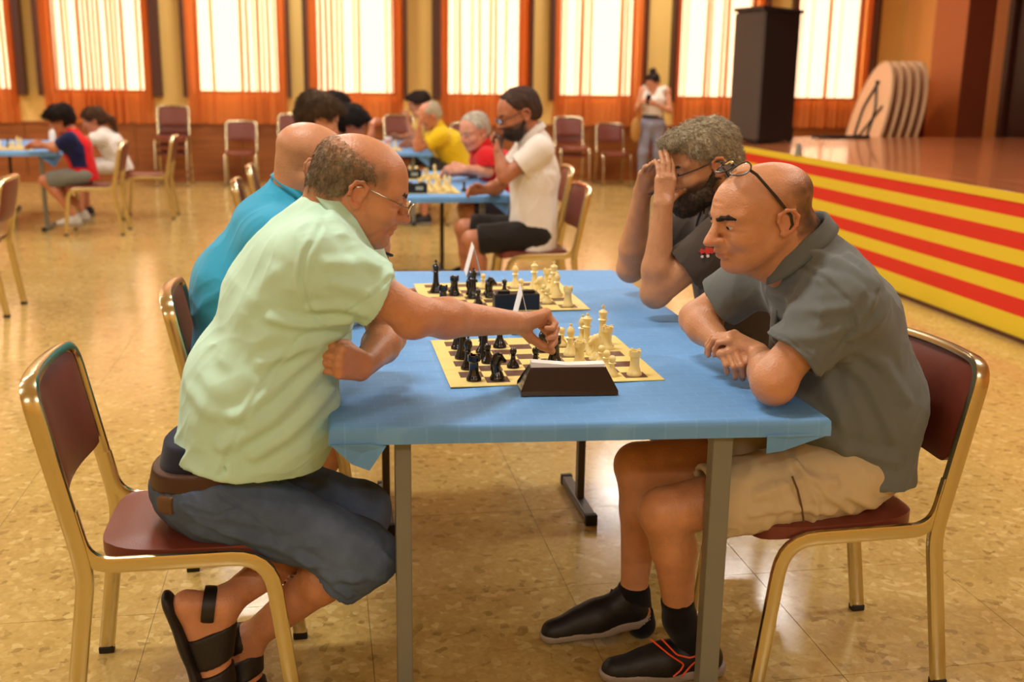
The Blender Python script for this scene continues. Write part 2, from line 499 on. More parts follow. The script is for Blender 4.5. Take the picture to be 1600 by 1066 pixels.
WINDOWS = [(-5.30, -3.955), (-3.68, -2.22), (-1.80, -0.41), (-0.15, 1.21), (1.70, 3.03), (3.35, 4.73), (5.18, 6.58), (7.02, 8.31)]
SILL, HEAD = 1.20, 3.3
def build_walls():
    w = MB()
    w.box((X_LEFT, WALL_Y, 0), (X_RIGHT, WALL_Y+0.25, SILL))
    w.box((X_LEFT, WALL_Y, HEAD), (X_RIGHT, WALL_Y+0.25, CEIL))
    x = X_LEFT
    for a, b in WINDOWS:
        w.box((x, WALL_Y, SILL), (a+0.10, WALL_Y+0.25, HEAD)); x = b-0.10
    w.box((x, WALL_Y, SILL), (X_RIGHT, WALL_Y+0.25, HEAD))
    wb = struct(w.build('wall_back', 'wall_paint'))
    # wainscot boards
    xx = X_LEFT; k = 0
    while xx < X_RIGHT-0.1:
        wd = min(0.72, X_RIGHT-xx)
        MB().box((xx+0.004, WALL_Y-0.03, 0.09), (xx+wd-0.004, WALL_Y+0.01, 0.79), 0.004).build('panel', 'wainscot_wood', wb)
        xx += 0.72
    struct(MB().box((X_LEFT, WALL_Y-0.04, 0.0), (X_RIGHT, WALL_Y, 0.09)).build('baseboard_back', 'wainscot_wood'))
    struct(MB().box((X_LEFT, WALL_Y-0.045, 0.79), (X_RIGHT, WALL_Y, 0.825), 0.006).build('trim_1', 'wainscot_wood'))
    struct(MB().box((X_LEFT-0.2, Y_FRONT, 0), (X_LEFT, WALL_Y+0.25, CEIL)).build('wall_left', 'wall_paint'))
    struct(MB().box((X_LEFT-0.2, Y_FRONT-0.2, 0), (X_RIGHT+0.2, Y_FRONT, CEIL)).build('wall_front', 'wall_paint'))
    wr = struct(MB().box((X_RIGHT, Y_FRONT, 0), (X_RIGHT+0.2, WALL_Y+0.25, CEIL)).build('wall_right', 'side_wall_paint'))
    struct(MB().box((X_LEFT-0.2, Y_FRONT-0.2, CEIL), (X_RIGHT+0.2, WALL_Y+0.25, CEIL+0.15)).build('ceiling', 'ceiling_paint'))
    for n, (a, b) in enumerate(WINDOWS):
        fr = MB()
        a2, b2 = a+0.10, b-0.10
        for q0, q1 in (((a2, WALL_Y+0.1, SILL), (a2+0.05, WALL_Y+0.16, HEAD)), ((b2-0.05, WALL_Y+0.1, SILL), (b2, WALL_Y+0.16, HEAD)),
                       ((a2, WALL_Y+0.1, SILL), (b2, WALL_Y+0.16, SILL+0.05)), ((a2, WALL_Y+0.1, HEAD-0.05), (b2, WALL_Y+0.16, HEAD))):
            fr.box(q0, q1)
        f = struct(fr.build('window_%d' % (n+1), 'dark_trim'))
        MB().box((a2, WALL_Y+0.125, SILL), (b2, WALL_Y+0.13, HEAD)).build('pane', 'window_glass', f)
        wl, wr_ = [(0.03, 0.085), (0.03, 0.11), (0.03, 0.03), (0.05, 0.03), (0.10, 0.02), (0.04, 0.02), (0.05, 0.03), (0.03, 0.05)][n]
        for s, x0, x1 in ((0, a-wl, a+0.015), (1, b-0.015, b+wr_)):
            MB().box((x0, WALL_Y-0.16, SILL-0.03), (x1, WALL_Y, HEAD+0.1), 0.005).build('side_board', 'dark_trim', f)
    # column on the right with a dark doorway beyond it
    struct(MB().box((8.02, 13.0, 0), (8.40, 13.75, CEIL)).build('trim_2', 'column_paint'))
    MB().box((8.022, 12.985, 0), (8.40, 13.0, CEIL)).build('shade_face', 'column_shade', bpy.data.objects['trim_2'])  # thin darker sheet paints the shade on the column's camera side
    d = struct(MB().box((X_RIGHT-0.03, 9.2, 0.0), (X_RIGHT+0.01, 13.2, 3.4)).build('door_1', 'door_dark'))
    MB().box((X_RIGHT-0.07, 13.2, 0), (X_RIGHT, 13.3, 3.45)).build('door_frame', 'dark_trim', d)
    MB().box((X_RIGHT-0.05, 11.7, 1.35), (X_RIGHT-0.03, 12.75, 2.5)).build('door_panel', 'poster_red', d)

def build_curtains():
    rnd = random.Random(11)
    for n, (a, b) in enumerate(WINDOWS):
        # plan curve that doubles back on itself where the cloth is gathered
        xs, ys = [], []
        x = a+0.03; y = 0.0
        xs.append(x); ys.append(0)
        def go(dx, dy):
            xs.append(xs[-1]+dx); ys.append(dy)
        first = True
        while xs[-1] < b-0.03:
            left = b-0.03-xs[-1]
            if first or left < 0.16:
                cnt = 2 if first else 3
                for _ in range(cnt):      # gathered edge: tight S folds
                    go(0.075, rnd.uniform(0.02, 0.045)); go(-0.05, -rnd.uniform(0.0, 0.03)); go(0.045, 0.02)
                first = False
                if left < 0.16: break
            r = rnd.random()
            if r < 0.46:
                w = rnd.uniform(0.04, 0.15)
                go(min(w*0.5, left*0.5), rnd.uniform(0.015, 0.03)); go(min(w*0.5, left*0.5), rnd.uniform(-0.01, 0.005))
            else:
                w = rnd.uniform(0.04, 0.085)
                go(w, 0.04); go(-w*0.92, 0.0); go(w, -0.03)
                if rnd.random() < 0.55: go(-w*0.8, 0.02); go(w*0.9, 0.04)
        sx = (b-a-0.04)/(max(xs)-min(xs)); mn = min(xs)
        xs = [a+0.02+(q-mn)*sx for q in xs]
        # smooth the plan curve
        px, py = np.array(xs), np.array(ys)
        t = np.arange(len(px)); tt = np.linspace(0, len(px)-1, len(px)*4)
        def sm(v):
            w = np.interp(tt, t, v)
            for _ in range(2): w[1:-1] = 0.25*w[:-2]+0.5*w[1:-1]+0.25*w[2:]
            return w
        px, py = sm(px), sm(py)
        zs = np.linspace(0.80, HEAD+0.12, 14)
        cx = (a+b)/2
        V = []; m = len(px)
        for j, z in enumerate(zs):
            f = (z-zs[0])/(zs[-1]-zs[0])
            sway = 0.02*np.sin(px*23+z*1.3+n)*(1-f)
            for i in range(m):
                V.append((cx+(px[i]-cx)*(1.0)+sway[i]*0.4, WALL_Y-0.07+py[i]*(1.15-0.3*f), z))
        F = np.array([(j*m+i, j*m+i+1, (j+1)*m+i+1, (j+1)*m+i) for j in range(len(zs)-1) for i in range(m-1)])
        o = obj('curtain', mesh_np('curtain', V, F, 'curtain_cloth'))
        desc = ['orange pleated curtain in the window furthest from the stage', 'orange curtain in the window behind the boy in red and navy',
                'orange curtain in the window above the single maroon chair', 'orange curtain in the window behind the row of dark-haired boys',
                'orange curtain in the window behind the man in the white polo', 'orange curtain in the window beside the standing woman in white top',
                'orange curtain in the window partly behind the tall black loudspeaker', 'orange curtain in the corner window beyond the loudspeaker'][n]
        tag(o, desc, 'curtain', 'orange window curtains')

def build_lamps():
    for i, (x, y) in enumerate(LAMP_SPOTS):
        e = empty('ceiling_lamp', (x, y, CEIL))
        MB().box((-0.62, -0.17, -0.075), (0.62, 0.17, 0.0), 0.01).build('housing', 'lamp_white', e)
        MB().box((-0.58, -0.14, -0.085), (0.58, 0.14, -0.07), 0.004).build('diffuser', 'lamp_glow', e)
        tag(e, 'white fluorescent ceiling lamp with a flat glowing diffuser', 'lamp', 'fluorescent ceiling lamps')
        ld = bpy.data.lights.new('lamp_light', 'AREA'); ld.shape = 'RECTANGLE'; ld.size = 1.16; ld.size_y = 0.28
        ld.energy = LAMP_POWER; ld.color = LAMP_COLOR
        lo = bpy.data.objects.new('lamp_light', ld); COL.objects.link(lo); lo.parent = e; lo.location = (0, 0, -0.1)

STAGE_X, STAGE_Z = 4.085, 0.87
def build_stage():
    e = empty('stage', (STAGE_X, 8.0, 0))
    tag(e, 'raised stage with a polished wooden top and a red and yellow striped front', 'stage')
    m = MB().box((STAGE_X, 1.5, 0.0), (X_RIGHT-0.08, 12.0, STAGE_Z-0.03)); m.wbuild('platform', 'painted_stripes', e, smooth=False)
    y = 1.5
    for k in range(21):          # boards run along the hall
        x0 = STAGE_X-0.012+k*0.225
        if x0 > X_RIGHT-0.1: break
        MB().box((x0+0.0008, 1.48, STAGE_Z-0.03), (min(x0+0.2242, X_RIGHT-0.08), 12.02, STAGE_Z), 0.002).wbuild('plank', 'stage_boards', e, smooth=False)
    MB().box((STAGE_X-0.016, 1.48, STAGE_Z-0.055), (STAGE_X, 12.0, STAGE_Z-0.001)).wbuild('edge_strip', 'painted_stripes', e, smooth=False)
    MB().box((STAGE_X-0.012, 1.5, 0.0), (STAGE_X, 12.0, 0.025)).wbuild('base_strip', 'dark_trim', e, smooth=False)

build_floor(); build_walls(); build_curtains(); build_stage(); build_lamps()

# ================================================================== chairs
def make_chair():
    e = empty('stacking_chair')
    hw = 0.205
    def back(sy): return [(-0.27, sy*hw, 0.015), (-0.215, sy*hw, 0.40), (-0.222, sy*hw, 0.46), (-0.30, sy*hw, 0.845)]
    l, r_ = back(1), back(-1)
    # top bar bows backwards a little
    path = l[:3] + [l[3]] + [(-0.315, 0.07, 0.85), (-0.315, -0.07, 0.85)] + [r_[3]] + r_[2::-1]
    p2 = []
    ap = arc_path(path, 0.06, 5)
    MB().tube(ap, 0.011, 10, r2=0.020, side=(0, 1, 0)).build('back_frame', 'chrome_gold', e, smooth=True)
    for sy in (1, -1):
        pts = [(-0.238, sy*hw*0.99, 0.56), (-0.212, sy*hw*0.99, 0.432), (0.185, sy*hw*0.99, 0.432), (0.235, sy*hw*0.99, 0.015)]
        MB().tube(arc_path(pts, 0.085, 6), 0.0095, 10, r2=0.0185, side=(0, 1, 0)).build('seat_rail', 'chrome_gold', e, smooth=True)
        for x in (-0.27, 0.235):
            MB().box((x-0.019, sy*hw-0.014, 0.0), (x+0.019, sy*hw+0.014, 0.018), 0.003).build('foot_cap', 'rubber', e)
    for x in (-0.13, 0.12):
        MB().tube([(x, -hw, 0.428), (x, hw, 0.428)], 0.009, 8).build('cross_bar', 'chrome_gold', e, smooth=True)
    def pad(name, nu, nv, fn, th):
        V = []; F = []
        for s in (1, -1):
            for i in range(nu+1):
                for j in range(nv+1):
                    u, v = -1+2*i/nu, -1+2*j/nv
                    V.append(fn(u, v, s))
        n = (nu+1)*(nv+1)
        for i in range(nu):
            for j in range(nv):
                a = i*(nv+1)+j
                F.append((a, a+nv+1, a+nv+2, a+1)); F.append((n+a+1, n+a+nv+2, n+a+nv+1, n+a))
        bd = [i*(nv+1) for i in range(nu+1)] + [nu*(nv+1)+j for j in range(1, nv+1)] + [i*(nv+1)+nv for i in range(nu-1, -1, -1)] + [j for j in range(nv-1, 0, -1)]
        for k in range(len(bd)):
            a, b = bd[k], bd[(k+1) % len(bd)]; F.append((a, b, n+b, n+a))
        m = MB(); m.add(V, F); return m.build(name, 'brown_vinyl', e, smooth=True)
    def rnd(u, v, p=5):      # square to rounded square
        q = (abs(u)**p + abs(v)**p)**(1/p); mx = max(abs(u), abs(v), 1e-6)
        k = mx/q if q > 0 else 1
        return u*k, v*k
    def seat(u, v, s):
        u, v = rnd(u, v); edge = 1-max(abs(u), abs(v))**6
        x = -0.195+0.215*(u+1); y = 0.195*v*(1-0.06*(1-u)/2)
        t = 0.016+0.012*edge
        dip = 0.004*(u*u)-0.006*(1-u*u)*(1-v*v) - 0.02*max(0, u-0.6)**2*6
        return (x, y, 0.438+dip + (t if s > 0 else -0.012))
    pad('seat', 14, 12, seat, 0.03)
    def backp(u, v, s):
        u, v = rnd(u, v, 7); edge = 1-max(abs(u), abs(v))**6
        z = 0.585+0.128*(u+1); y = 0.188*v
        bow = 0.022*(1-v*v)
        x0 = -0.222-(z-0.46)*0.203
        return (x0-bow+(0.008+0.012*edge)*(1 if s > 0 else -1), y, z)
    pad('backrest', 12, 14, backp, 0.03)
    return e

CHAIR = make_chair()
_used = [False]
def chair(x, y, rz, label, group, z=0.0):
    o = CHAIR if not _used[0] else copy_tree(CHAIR)
    _used[0] = True
    o.location = (x, y, z); o.rotation_euler = (0, 0, R(rz))
    tag(o, label, 'chair', group)
    return o
GC, GT, GW = 'maroon chairs at the chess tables', 'maroon chairs at the chess tables', 'maroon chairs along the window wall'
chair(-0.325, 2.555, 0, 'maroon vinyl chair with gold frame under the man in pale green polo', GC)
chair(-0.16, 3.44, 2, 'maroon vinyl chair with gold frame under the man in turquoise polo', GC)
chair(1.245, 2.475, 182, 'maroon vinyl chair with gold frame under the bald man in grey shirt', GC)
chair(1.40, 3.46, 180, 'maroon vinyl chair under the bearded man hiding his face in his hands', GC)
chair(1.30, 6.66, 181, 'maroon vinyl chair with gold legs under the man in white polo', GT)
chair(1.52, 8.05, 176, 'maroon vinyl chair under the grey-haired man in red polo', GT)
chair(1.50, 11.3, 180, 'maroon vinyl chair under the man in yellow shirt', GT)
chair(1.45, 12.7, 180, 'maroon vinyl chair under the dark-haired person beyond the man in yellow', GT)
chair(-0.22, 7.0, 0, 'maroon vinyl chair under the brown-haired boy', GT)
chair(-0.20, 8.1, 0, 'maroon vinyl chair under the black-haired boy with his hand raised', GT)
chair(-0.05, 11.2, 0, 'maroon vinyl chair under the far boy hidden behind two others', GT)
chair(-2.12, 10.85, 180, 'maroon vinyl chair under the boy in red and navy shirt', GT)
chair(-1.80, 12.0, 180, 'maroon vinyl chair under the girl with the ponytail', GT)
chair(-2.22, 7.26, 180, 'empty maroon chair standing alone, its back turned to the long table', GT)
chair(-3.85, 11.6, 0, 'maroon vinyl chair under the player in dark trousers', GT)
def wall_stack(x, n, what, y=15.45, rz=-90):
    for k in range(n):
        o = what if n == 1 else ('bottom' if k == 0 else 'top' if k == n-1 else 'middle')
        chair(x, y-0.02*k, rz, what if n == 1 else '%s chair of the %s' % (o, what), GW, z=0.10*k)
wall_stack(-1.96, 3, 'maroon stack of three against the wainscot, tallest of the row')
wall_stack(-1.07, 1, 'single maroon chair against the wainscot beside the stack of three')
wall_stack(-0.36, 2, 'maroon stack of two behind the brown-haired boy')
wall_stack(1.10, 2, 'maroon stack of two behind the table of the man in yellow')
wall_stack(2.05, 1, 'single maroon chair against the wall behind the man in red')
wall_stack(3.50, 2, 'maroon stack of two behind the man in white polo', y=15.2)
wall_stack(4.18, 1, 'single maroon chair against the wainscot between a stack and the woman')
wall_stack(4.86, 1, 'single maroon chair against the wainscot right behind the standing woman')
wall_stack(5.6, 1, 'single maroon chair against the wainscot behind the bearded man')

# ================================================================== tables
def make_table(name, label, clabel, quad, posts, z=0.75, seed=0, flaps=()):
    """quad: FL, FR, BR, BL corners of the top; posts: (x, y0, y1, width) floor bars with an upright in the middle"""
    q = [np.array(p, float) for p in quad]
    cx, cy = sum(p[0] for p in q)/4, sum(p[1] for p in q)/4
    e = empty(name, (cx, cy, 0)); tag(e, label, 'table', 'chess tables')
    ins = lambda p, d: (p[0]+(d if p[0] < cx else -d), p[1]+(d if p[1] < cy else -d))
    MB().prism([ins(p, 0.008) for p in q], z-0.032, z-0.0045).wbuild('table_top', 'board_core', e, smooth=False)
    for i, (x, yp, y0, y1, mat, wdt) in enumerate(posts):
        MB().box((x-wdt, yp-0.02, 0.03), (x+wdt, yp+0.02, z-0.033), 0.003).wbuild('leg', mat, e, smooth=False)
        MB().box((x-0.018, y0, 0.006), (x+0.018, y1, 0.036), 0.003).wbuild('foot_bar', mat, e, smooth=False)
        for yy in (y0, y1-0.02):
            MB().box((x-0.021, yy-0.002, 0.0), (x+0.021, yy+0.022, 0.039), 0.003).wbuild('end_cap', 'rubber', e, smooth=False)
    # paper cover: sheet with its edges folded down round the top
    ce = empty('paper_tablecloth', (cx, cy, z)); tag(ce, clabel, 'tablecloth', 'blue paper tablecloths')
    nu, nv = 44, 70
    prof = [(0.0, -0.042), (0.0, -0.02), (0.0015, -0.006), (0.006, -0.0012), (0.012, 0.0)]
    us = np.linspace(0, 1, nu+1); vs_ = np.linspace(0, 1, nv+1)
    rng = np.random.RandomState(seed)
    V = []
    W, L = abs(q[1][0]-q[0][0]), abs(q[3][1]-q[0][1])
    def line(n, length):
        k = [(d/length, h) for d, h in prof]
        inner = np.linspace(prof[-1][0]/length, 1-prof[-1][0]/length, n)[1:-1]
        s = [a for a, h in k] + list(inner) + [1-a for a, h in reversed(k)]
        h = [h for a, h in k] + [0]*len(inner) + [h for a, h in reversed(k)]
        return s, h
    su, hu = line(nu, W); sv, hv = line(nv, L)
    for j, v in enumerate(sv):
        for i, u in enumerate(su):
            p = (q[0]*(1-u)+q[1]*u)*(1-v) + (q[3]*(1-u)+q[2]*u)*v
            drop = min(hu[i], hv[j])
            wz = 0.0
            if drop == 0.0:
                wz = 0.0015*math.sin(p[0]*17+3*math.sin(p[1]*5+seed)) * math.sin(p[1]*11+seed)
                wz = min(0.0015, max(-0.0015, wz))
            V.append((p[0], p[1], z+drop+wz*min(1, 8*min(u, 1-u, v, 1-v))))
    m = len(su)
    F = np.array([(j*m+i, j*m+i+1, (j+1)*m+i+1, (j+1)*m+i) for j in range(len(sv)-1) for i in range(m-1)])
    wobj('cover_sheet', V, F, 'blue_paper', ce)
    for pts in flaps:            # folded corner hanging under the edge
        a = np.array(pts, float); n = np.cross(a[1]-a[0], a[2]-a[0]); n = n/np.linalg.norm(n)*0.003
        mid = a.mean(0)+n*3
        V2 = list(a+n)+[mid+n]+list(a-n)+[mid-n]
        k = len(a)
        F2 = [(i, (i+1) % k, k) for i in range(k)] + [(k+1+(i+1) % k, k+1+i, 2*k+1) for i in range(k)] + [(i, k+1+i, k+1+(i+1) % k, (i+1) % k) for i in range(k)]
        MB().add(V2, F2).wbuild('corner_flap', 'blue_paper', ce, smooth=False)
    return e

TZ = 0.75
make_table('chess_table', 'long chess table with grey steel legs between the four seated players', 'light blue paper cover on the long table with two chess sets',
           [(0.0, 2.295), (1.137, 2.215), (1.15, 4.20), (0.0, 4.26)],
           [(0.165, 2.345, 1.97, 2.38, 'grey_steel', 0.018), (0.895, 2.275, 1.90, 2.31, 'grey_steel', 0.024),
            (0.885, 3.575, 3.39, 3.80, 'dark_steel', 0.013), (0.195, 3.61, 3.40, 3.82, 'dark_steel', 0.013)], seed=1,
           flaps=[[(0.004, 2.291, 0.712), (0.09, 2.287, 0.712), (0.125, 2.285, 0.706), (0.088, 2.30, 0.645), (0.05, 2.305, 0.66)],
                  [(0.985, 2.222, 0.712), (1.06, 2.218, 0.712), (1.13, 2.217, 0.712), (1.03, 2.235, 0.672), (0.992, 2.235, 0.668)]])
make_table('chess_table', 'chess table in the middle of the hall by the man in white polo', 'light blue paper cover on the table of the man in white polo',
           [(0.10, 6.95), (1.235, 6.95), (1.235, 8.85), (0.10, 8.85)],
           [(0.915, 8.4, 8.2, 8.6, 'dark_steel', 0.014), (1.03, 7.02, 6.98, 7.4, 'grey_steel', 0.018), (0.28, 7.02, 6.98, 7.4, 'grey_steel', 0.018), (0.28, 8.4, 8.2, 8.6, 'dark_steel', 0.014)], seed=2,
           flaps=[[(1.08, 6.955, 0.712), (1.235, 6.955, 0.712), (1.232, 7.08, 0.712), (1.19, 6.99, 0.62)]])
make_table('chess_table', 'far chess table by the man in yellow shirt', 'light blue paper cover on the table of the man in yellow',
           [(0.05, 11.05), (1.11, 11.05), (1.11, 13.0), (0.05, 13.0)],
           [(0.92, 11.15, 11.1, 11.5, 'grey_steel', 0.018), (0.2, 11.15, 11.1, 11.5, 'grey_steel', 0.018), (0.9, 12.7, 12.5, 12.9, 'dark_steel', 0.014), (0.2, 12.7, 12.5, 12.9, 'dark_steel', 0.014)], seed=3,
           flaps=[[(0.95, 11.055, 0.712), (1.11, 11.055, 0.712), (1.105, 11.2, 0.712), (1.08, 11.1, 0.60)]])
make_table('chess_table', 'chess table by the boy in red and navy', 'light blue paper cover on the table of the boy in red and navy',
           [(-3.55, 11.0), (-2.45, 11.0), (-2.45, 12.9), (-3.55, 12.9)],
           [(-2.62, 11.08, 10.95, 11.35, 'grey_steel', 0.018), (-3.35, 11.08, 10.95, 11.35, 'grey_steel', 0.018), (-2.62, 12.6, 12.4, 12.8, 'dark_steel', 0.014), (-3.3, 12.6, 12.4, 12.8, 'dark_steel', 0.014)], seed=4,
           flaps=[[(-2.62, 11.005, 0.712), (-2.45, 11.005, 0.712), (-2.452, 11.2, 0.712), (-2.50, 11.06, 0.60)]])

# ================================================================== stage things
def build_speaker():
    c = [(4.30, 10.48), (4.92, 11.02), (4.72, 11.40), (4.22, 10.98)]
    e = empty('loudspeaker', (4.5, 10.95, STAGE_Z)); tag(e, 'tall black loudspeaker tower with a grey grille standing on the stage', 'loudspeaker')
    MB().prism(c, STAGE_Z+0.02, STAGE_Z+1.33).wbuild('cabinet', 'speaker_black', e, smooth=False)
    MB().prism([(c[0][0]-0.01, c[0][1]-0.012), (c[0][0]+0.015, c[0][1]-0.02), (c[3][0]-0.02, c[3][1]+0.0), (c[3][0]-0.03, c[3][1]-0.02)], STAGE_Z+0.05, STAGE_Z+1.28).wbuild('grille', 'speaker_grille', e, smooth=False)
    top = [(4.28, 10.45), (4.95, 11.01), (4.73, 11.43), (4.18, 10.99)]
    MB().prism(top, STAGE_Z+1.30, STAGE_Z+1.335).wbuild('top_cap', 'speaker_black', e, smooth=False)
    for x, y in c:
        MB().lathe([(0.0, 0.0), (0.03, 0.0), (0.03, 0.022), (0.0, 0.022)], 10, (x*0.9+4.5*0.1, y*0.9+10.95*0.1, STAGE_Z)).wbuild('foot', 'rubber', e)
build_speaker()

def round_table(i, cx, cy, tilt, label):
    e = empty('round_folding_table', (cx, cy, 0)); tag(e, label, 'table', 'folded round tables leaning behind the stage')
    e.rotation_euler = (0, R(tilt), R(-13))
    r, cz = 0.80, 0.99
    def disc(r, x0, x1, n=48):
        m = MB(); V = []
        for x in (x0, x1):
            for k in range(n):
                a = 2*math.pi*k/n; V.append((x, r*math.cos(a), cz+r*math.sin(a)))
        m.add(V, [tuple(range(n)), tuple(range(2*n-1, n-1, -1))] + [(k, n+k, n+(k+1) % n, (k+1) % n) for k in range(n)]); return m
    disc(r-0.006, -0.012, 0.012).build('table_top', 'table_pale', e)
    ring = [(0, r*math.cos(2*math.pi*k/48), cz+r*math.sin(2*math.pi*k/48)) for k in range(48)]
    MB().tube(ring, 0.018, 6, closed=True, r2=0.010, side=(1, 0, 0)).build('edge_band', 'table_edge', e, smooth=True)
    for s in (-1, 1):
        MB().tube(arc_path([(-0.03, s*0.30, cz-0.66), (-0.03, s*0.30, cz+0.20), (-0.03, -s*0.05, cz+0.55)], 0.1), 0.015, 8).build('folded_leg', 'iron_dark', e, smooth=True)
    MB().tube([(-0.03, -0.32, cz-0.15), (-0.03, 0.32, cz-0.15)], 0.012, 8).build('brace', 'iron_dark', e, smooth=True)
    MB().tube([(-0.03, -0.55, cz+0.25), (-0.03, 0.45, cz-0.4)], 0.012, 8).build('brace', 'iron_dark', e, smooth=True)
rl = ['pale round folding table at the front of the leaning row, its folded legs showing', 'second round folding table of the leaning row', 'middle round folding table of the leaning row',
      'fourth round folding table of the leaning row', 'last round folding table of the leaning row, nearest the column']
for i in range(5):
    round_table(i, 6.62+0.125*i, 13.15+0.01*i, 13-0.3*i, rl[i])
tr = empty('table_trolley', (6.95, 13.2, 0)); tag(tr, 'dark wheeled trolley carrying the leaning round tables behind the stage', 'trolley')
MB().box((-0.55, -0.55, 0.11), (0.60, 0.55, 0.145), 0.01).build('deck', 'iron_dark', tr)
for sx, sy in ((-0.45, -0.45), (0.5, -0.45), (-0.45, 0.45), (0.5, 0.45)):
    MB().tube([(sx, sy-0.02, 0.055), (sx, sy+0.02, 0.055)], 0.055, 14).build('wheel', 'rubber', tr, smooth=True)

def tag_mb(m, name, mat, label, cat, group=None, smooth=True):
    return tag(m.build(name, mat, None, smooth), label, cat, group)

o = MB(); rr = random.Random(4)
pts = [(5.75+0.35*math.sin(k*1.3)+0.05*k*0.3, 11.75+0.09*math.cos(k*1.7), STAGE_Z+0.016+0.0*k) for k in range(14)]
tag_mb(o.tube(arc_path(pts, 0.08, 3), 0.014, 6), 'cable', 'cable_black', 'black cable coiled at the rear edge of the stage', 'cable')
bx = empty('cable_box', (5.12, 11.80, STAGE_Z)); tag(bx, 'small black box with a pale lid among the cables on stage', 'box')
MB().box((-0.12, -0.1, 0), (0.12, 0.1, 0.12), 0.008).build('body', 'speaker_black', bx); MB().box((-0.1, -0.08, 0.12), (0.1, 0.08, 0.14), 0.004).build('lid', 'pale_print', bx)
sp = PZ(1247, 243, STAGE_Z)
fx = empty('floor_socket', tuple(sp)); tag(fx, 'small pale grey fixture standing at the edge of the stage', 'fixture')
MB().lathe([(0, 0), (0.035, 0), (0.03, 0.02), (0.022, 0.08), (0.018, 0.10), (0.0, 0.10)], 12).build('body', 'grey_steel', fx, smooth=True)
MB().tube([(0, 0, 0.07), (0.05, 0, 0.06)], 0.008, 6).build('nozzle', 'white_plastic', fx, smooth=True)
bx = empty('coat_bag', (8.05, 13.95, 0)); tag(bx, 'dark red bag wedged between the leaning tables and the column', 'bag')
MB().box((-0.22, -0.12, 0), (0.08, 0.12, 1.55), 0.05).build('body', 'poster_red', bx, smooth=True)
MB().tube(arc_path([(-0.15, 0, 1.52), (-0.13, 0, 1.64), (-0.02, 0, 1.64), (0, 0, 1.52)], 0.05), 0.012, 6).build('strap', 'iron_dark', bx, smooth=True)

# ================================================================== sculpting: signed distance shapes -> one continuous surface
def nrm(v):
    v = np.asarray(v, float); return v/(np.linalg.norm(v)+1e-12)

def rc(a, b, ra, rb, k=0.02, n=None, s=1.0, op='u'):
    """tapered limb from a to b; flattened by s along n"""
    return dict(t='rc', a=np.asarray(a, float), b=np.asarray(b, float), ra=ra, rb=rb, k=k, n=None if n is None else nrm(n), s=s, op=op)
def el(c, M, r, k=0.02, op='u'):
    """ellipsoid; M columns are its axes"""
    return dict(t='el', c=np.asarray(c, float), M=np.asarray(M, float), r=np.asarray(r, float), k=k, op=op)
def tubecut(a, b, ra, rb, k=0.03, nb=None, lip=0.0):
    """open-ended sleeve or trouser leg: cut flat at b, hollow at the mouth"""
    return dict(t='tc', a=np.asarray(a, float), b=np.asarray(b, float), ra=ra, rb=rb, k=k, nb=None if nb is None else nrm(nb), lip=lip, op='u', n=None, s=1.0)
def cutp(p, n, k=0.004, c=None, rad=None):
    return dict(t='cut', p=np.asarray(p, float), n=nrm(n), k=k, c=None if c is None else np.asarray(c, float), rad=rad, op='cut')
def capsph(c, r, n, o, k=0.003):
    return dict(t='cs', c=np.asarray(c, float), r=r, n=nrm(n), o=o, k=k, op='u')

def _rcd(p, x, y, z, ra, rb, inf):
    a, b = p['a'], p['b']; d = b-a; L2 = d@d+1e-12
    X, Y, Z = x-a[0], y-a[1], z-a[2]
    t = np.clip((X*d[0]+Y*d[1]+Z*d[2])/L2, 0, 1)
    X = X-t*d[0]; Y = Y-t*d[1]; Z = Z-t*d[2]
    if p['n'] is not None:
        n = p['n']; q = (X*n[0]+Y*n[1]+Z*n[2])*(1/p['s']-1)
        X = X+q*n[0]; Y = Y+q*n[1]; Z = Z+q*n[2]
    dist = np.sqrt(X*X+Y*Y+Z*Z)-(ra+t*(rb-ra))
    if p['n'] is not None: dist = dist*min(1.0, p['s']*1.15)
    return dist-inf

def prim_d(p, x, y, z, inf):
    if p['t'] == 'rc': return _rcd(p, x, y, z, p['ra'], p['rb'], inf)
    if p['t'] == 'el':
        M, r = p['M'], p['r']
        X, Y, Z = x-p['c'][0], y-p['c'][1], z-p['c'][2]
        u = (X*M[0,0]+Y*M[1,0]+Z*M[2,0]); v = (X*M[0,1]+Y*M[1,1]+Z*M[2,1]); w = (X*M[0,2]+Y*M[1,2]+Z*M[2,2])
        k0 = np.sqrt((u/r[0])**2+(v/r[1])**2+(w/r[2])**2); k1 = np.sqrt((u/r[0]**2)**2+(v/r[1]**2)**2+(w/r[2]**2)**2)+1e-9
        return k0*(k0-1)/k1-inf
    if p['t'] == 'tc':
        d = _rcd(p, x, y, z, p['ra'], p['rb'], inf)
        a, b = p['a'], p['b']; ax = nrm(b-a); n = p['nb'] if p['nb'] is not None else ax
        pl = (x-b[0])*n[0]+(y-b[1])*n[1]+(z-b[2])*n[2]
        d = np.maximum(d, pl)
        if p['lip']:
            q = dict(a=b-ax*0.045, b=b+ax*0.05, n=None, s=1.0)
            d = np.maximum(d, -_rcd(q, x, y, z, p['rb']-p['lip']*1.3, p['rb']-p['lip'], inf))
        return d
    if p['t'] == 'cs':
        X, Y, Z = x-p['c'][0], y-p['c'][1], z-p['c'][2]; n = p['n']
        return np.maximum(np.sqrt(X*X+Y*Y+Z*Z)-p['r'], X*n[0]+Y*n[1]+Z*n[2]-p['o'])

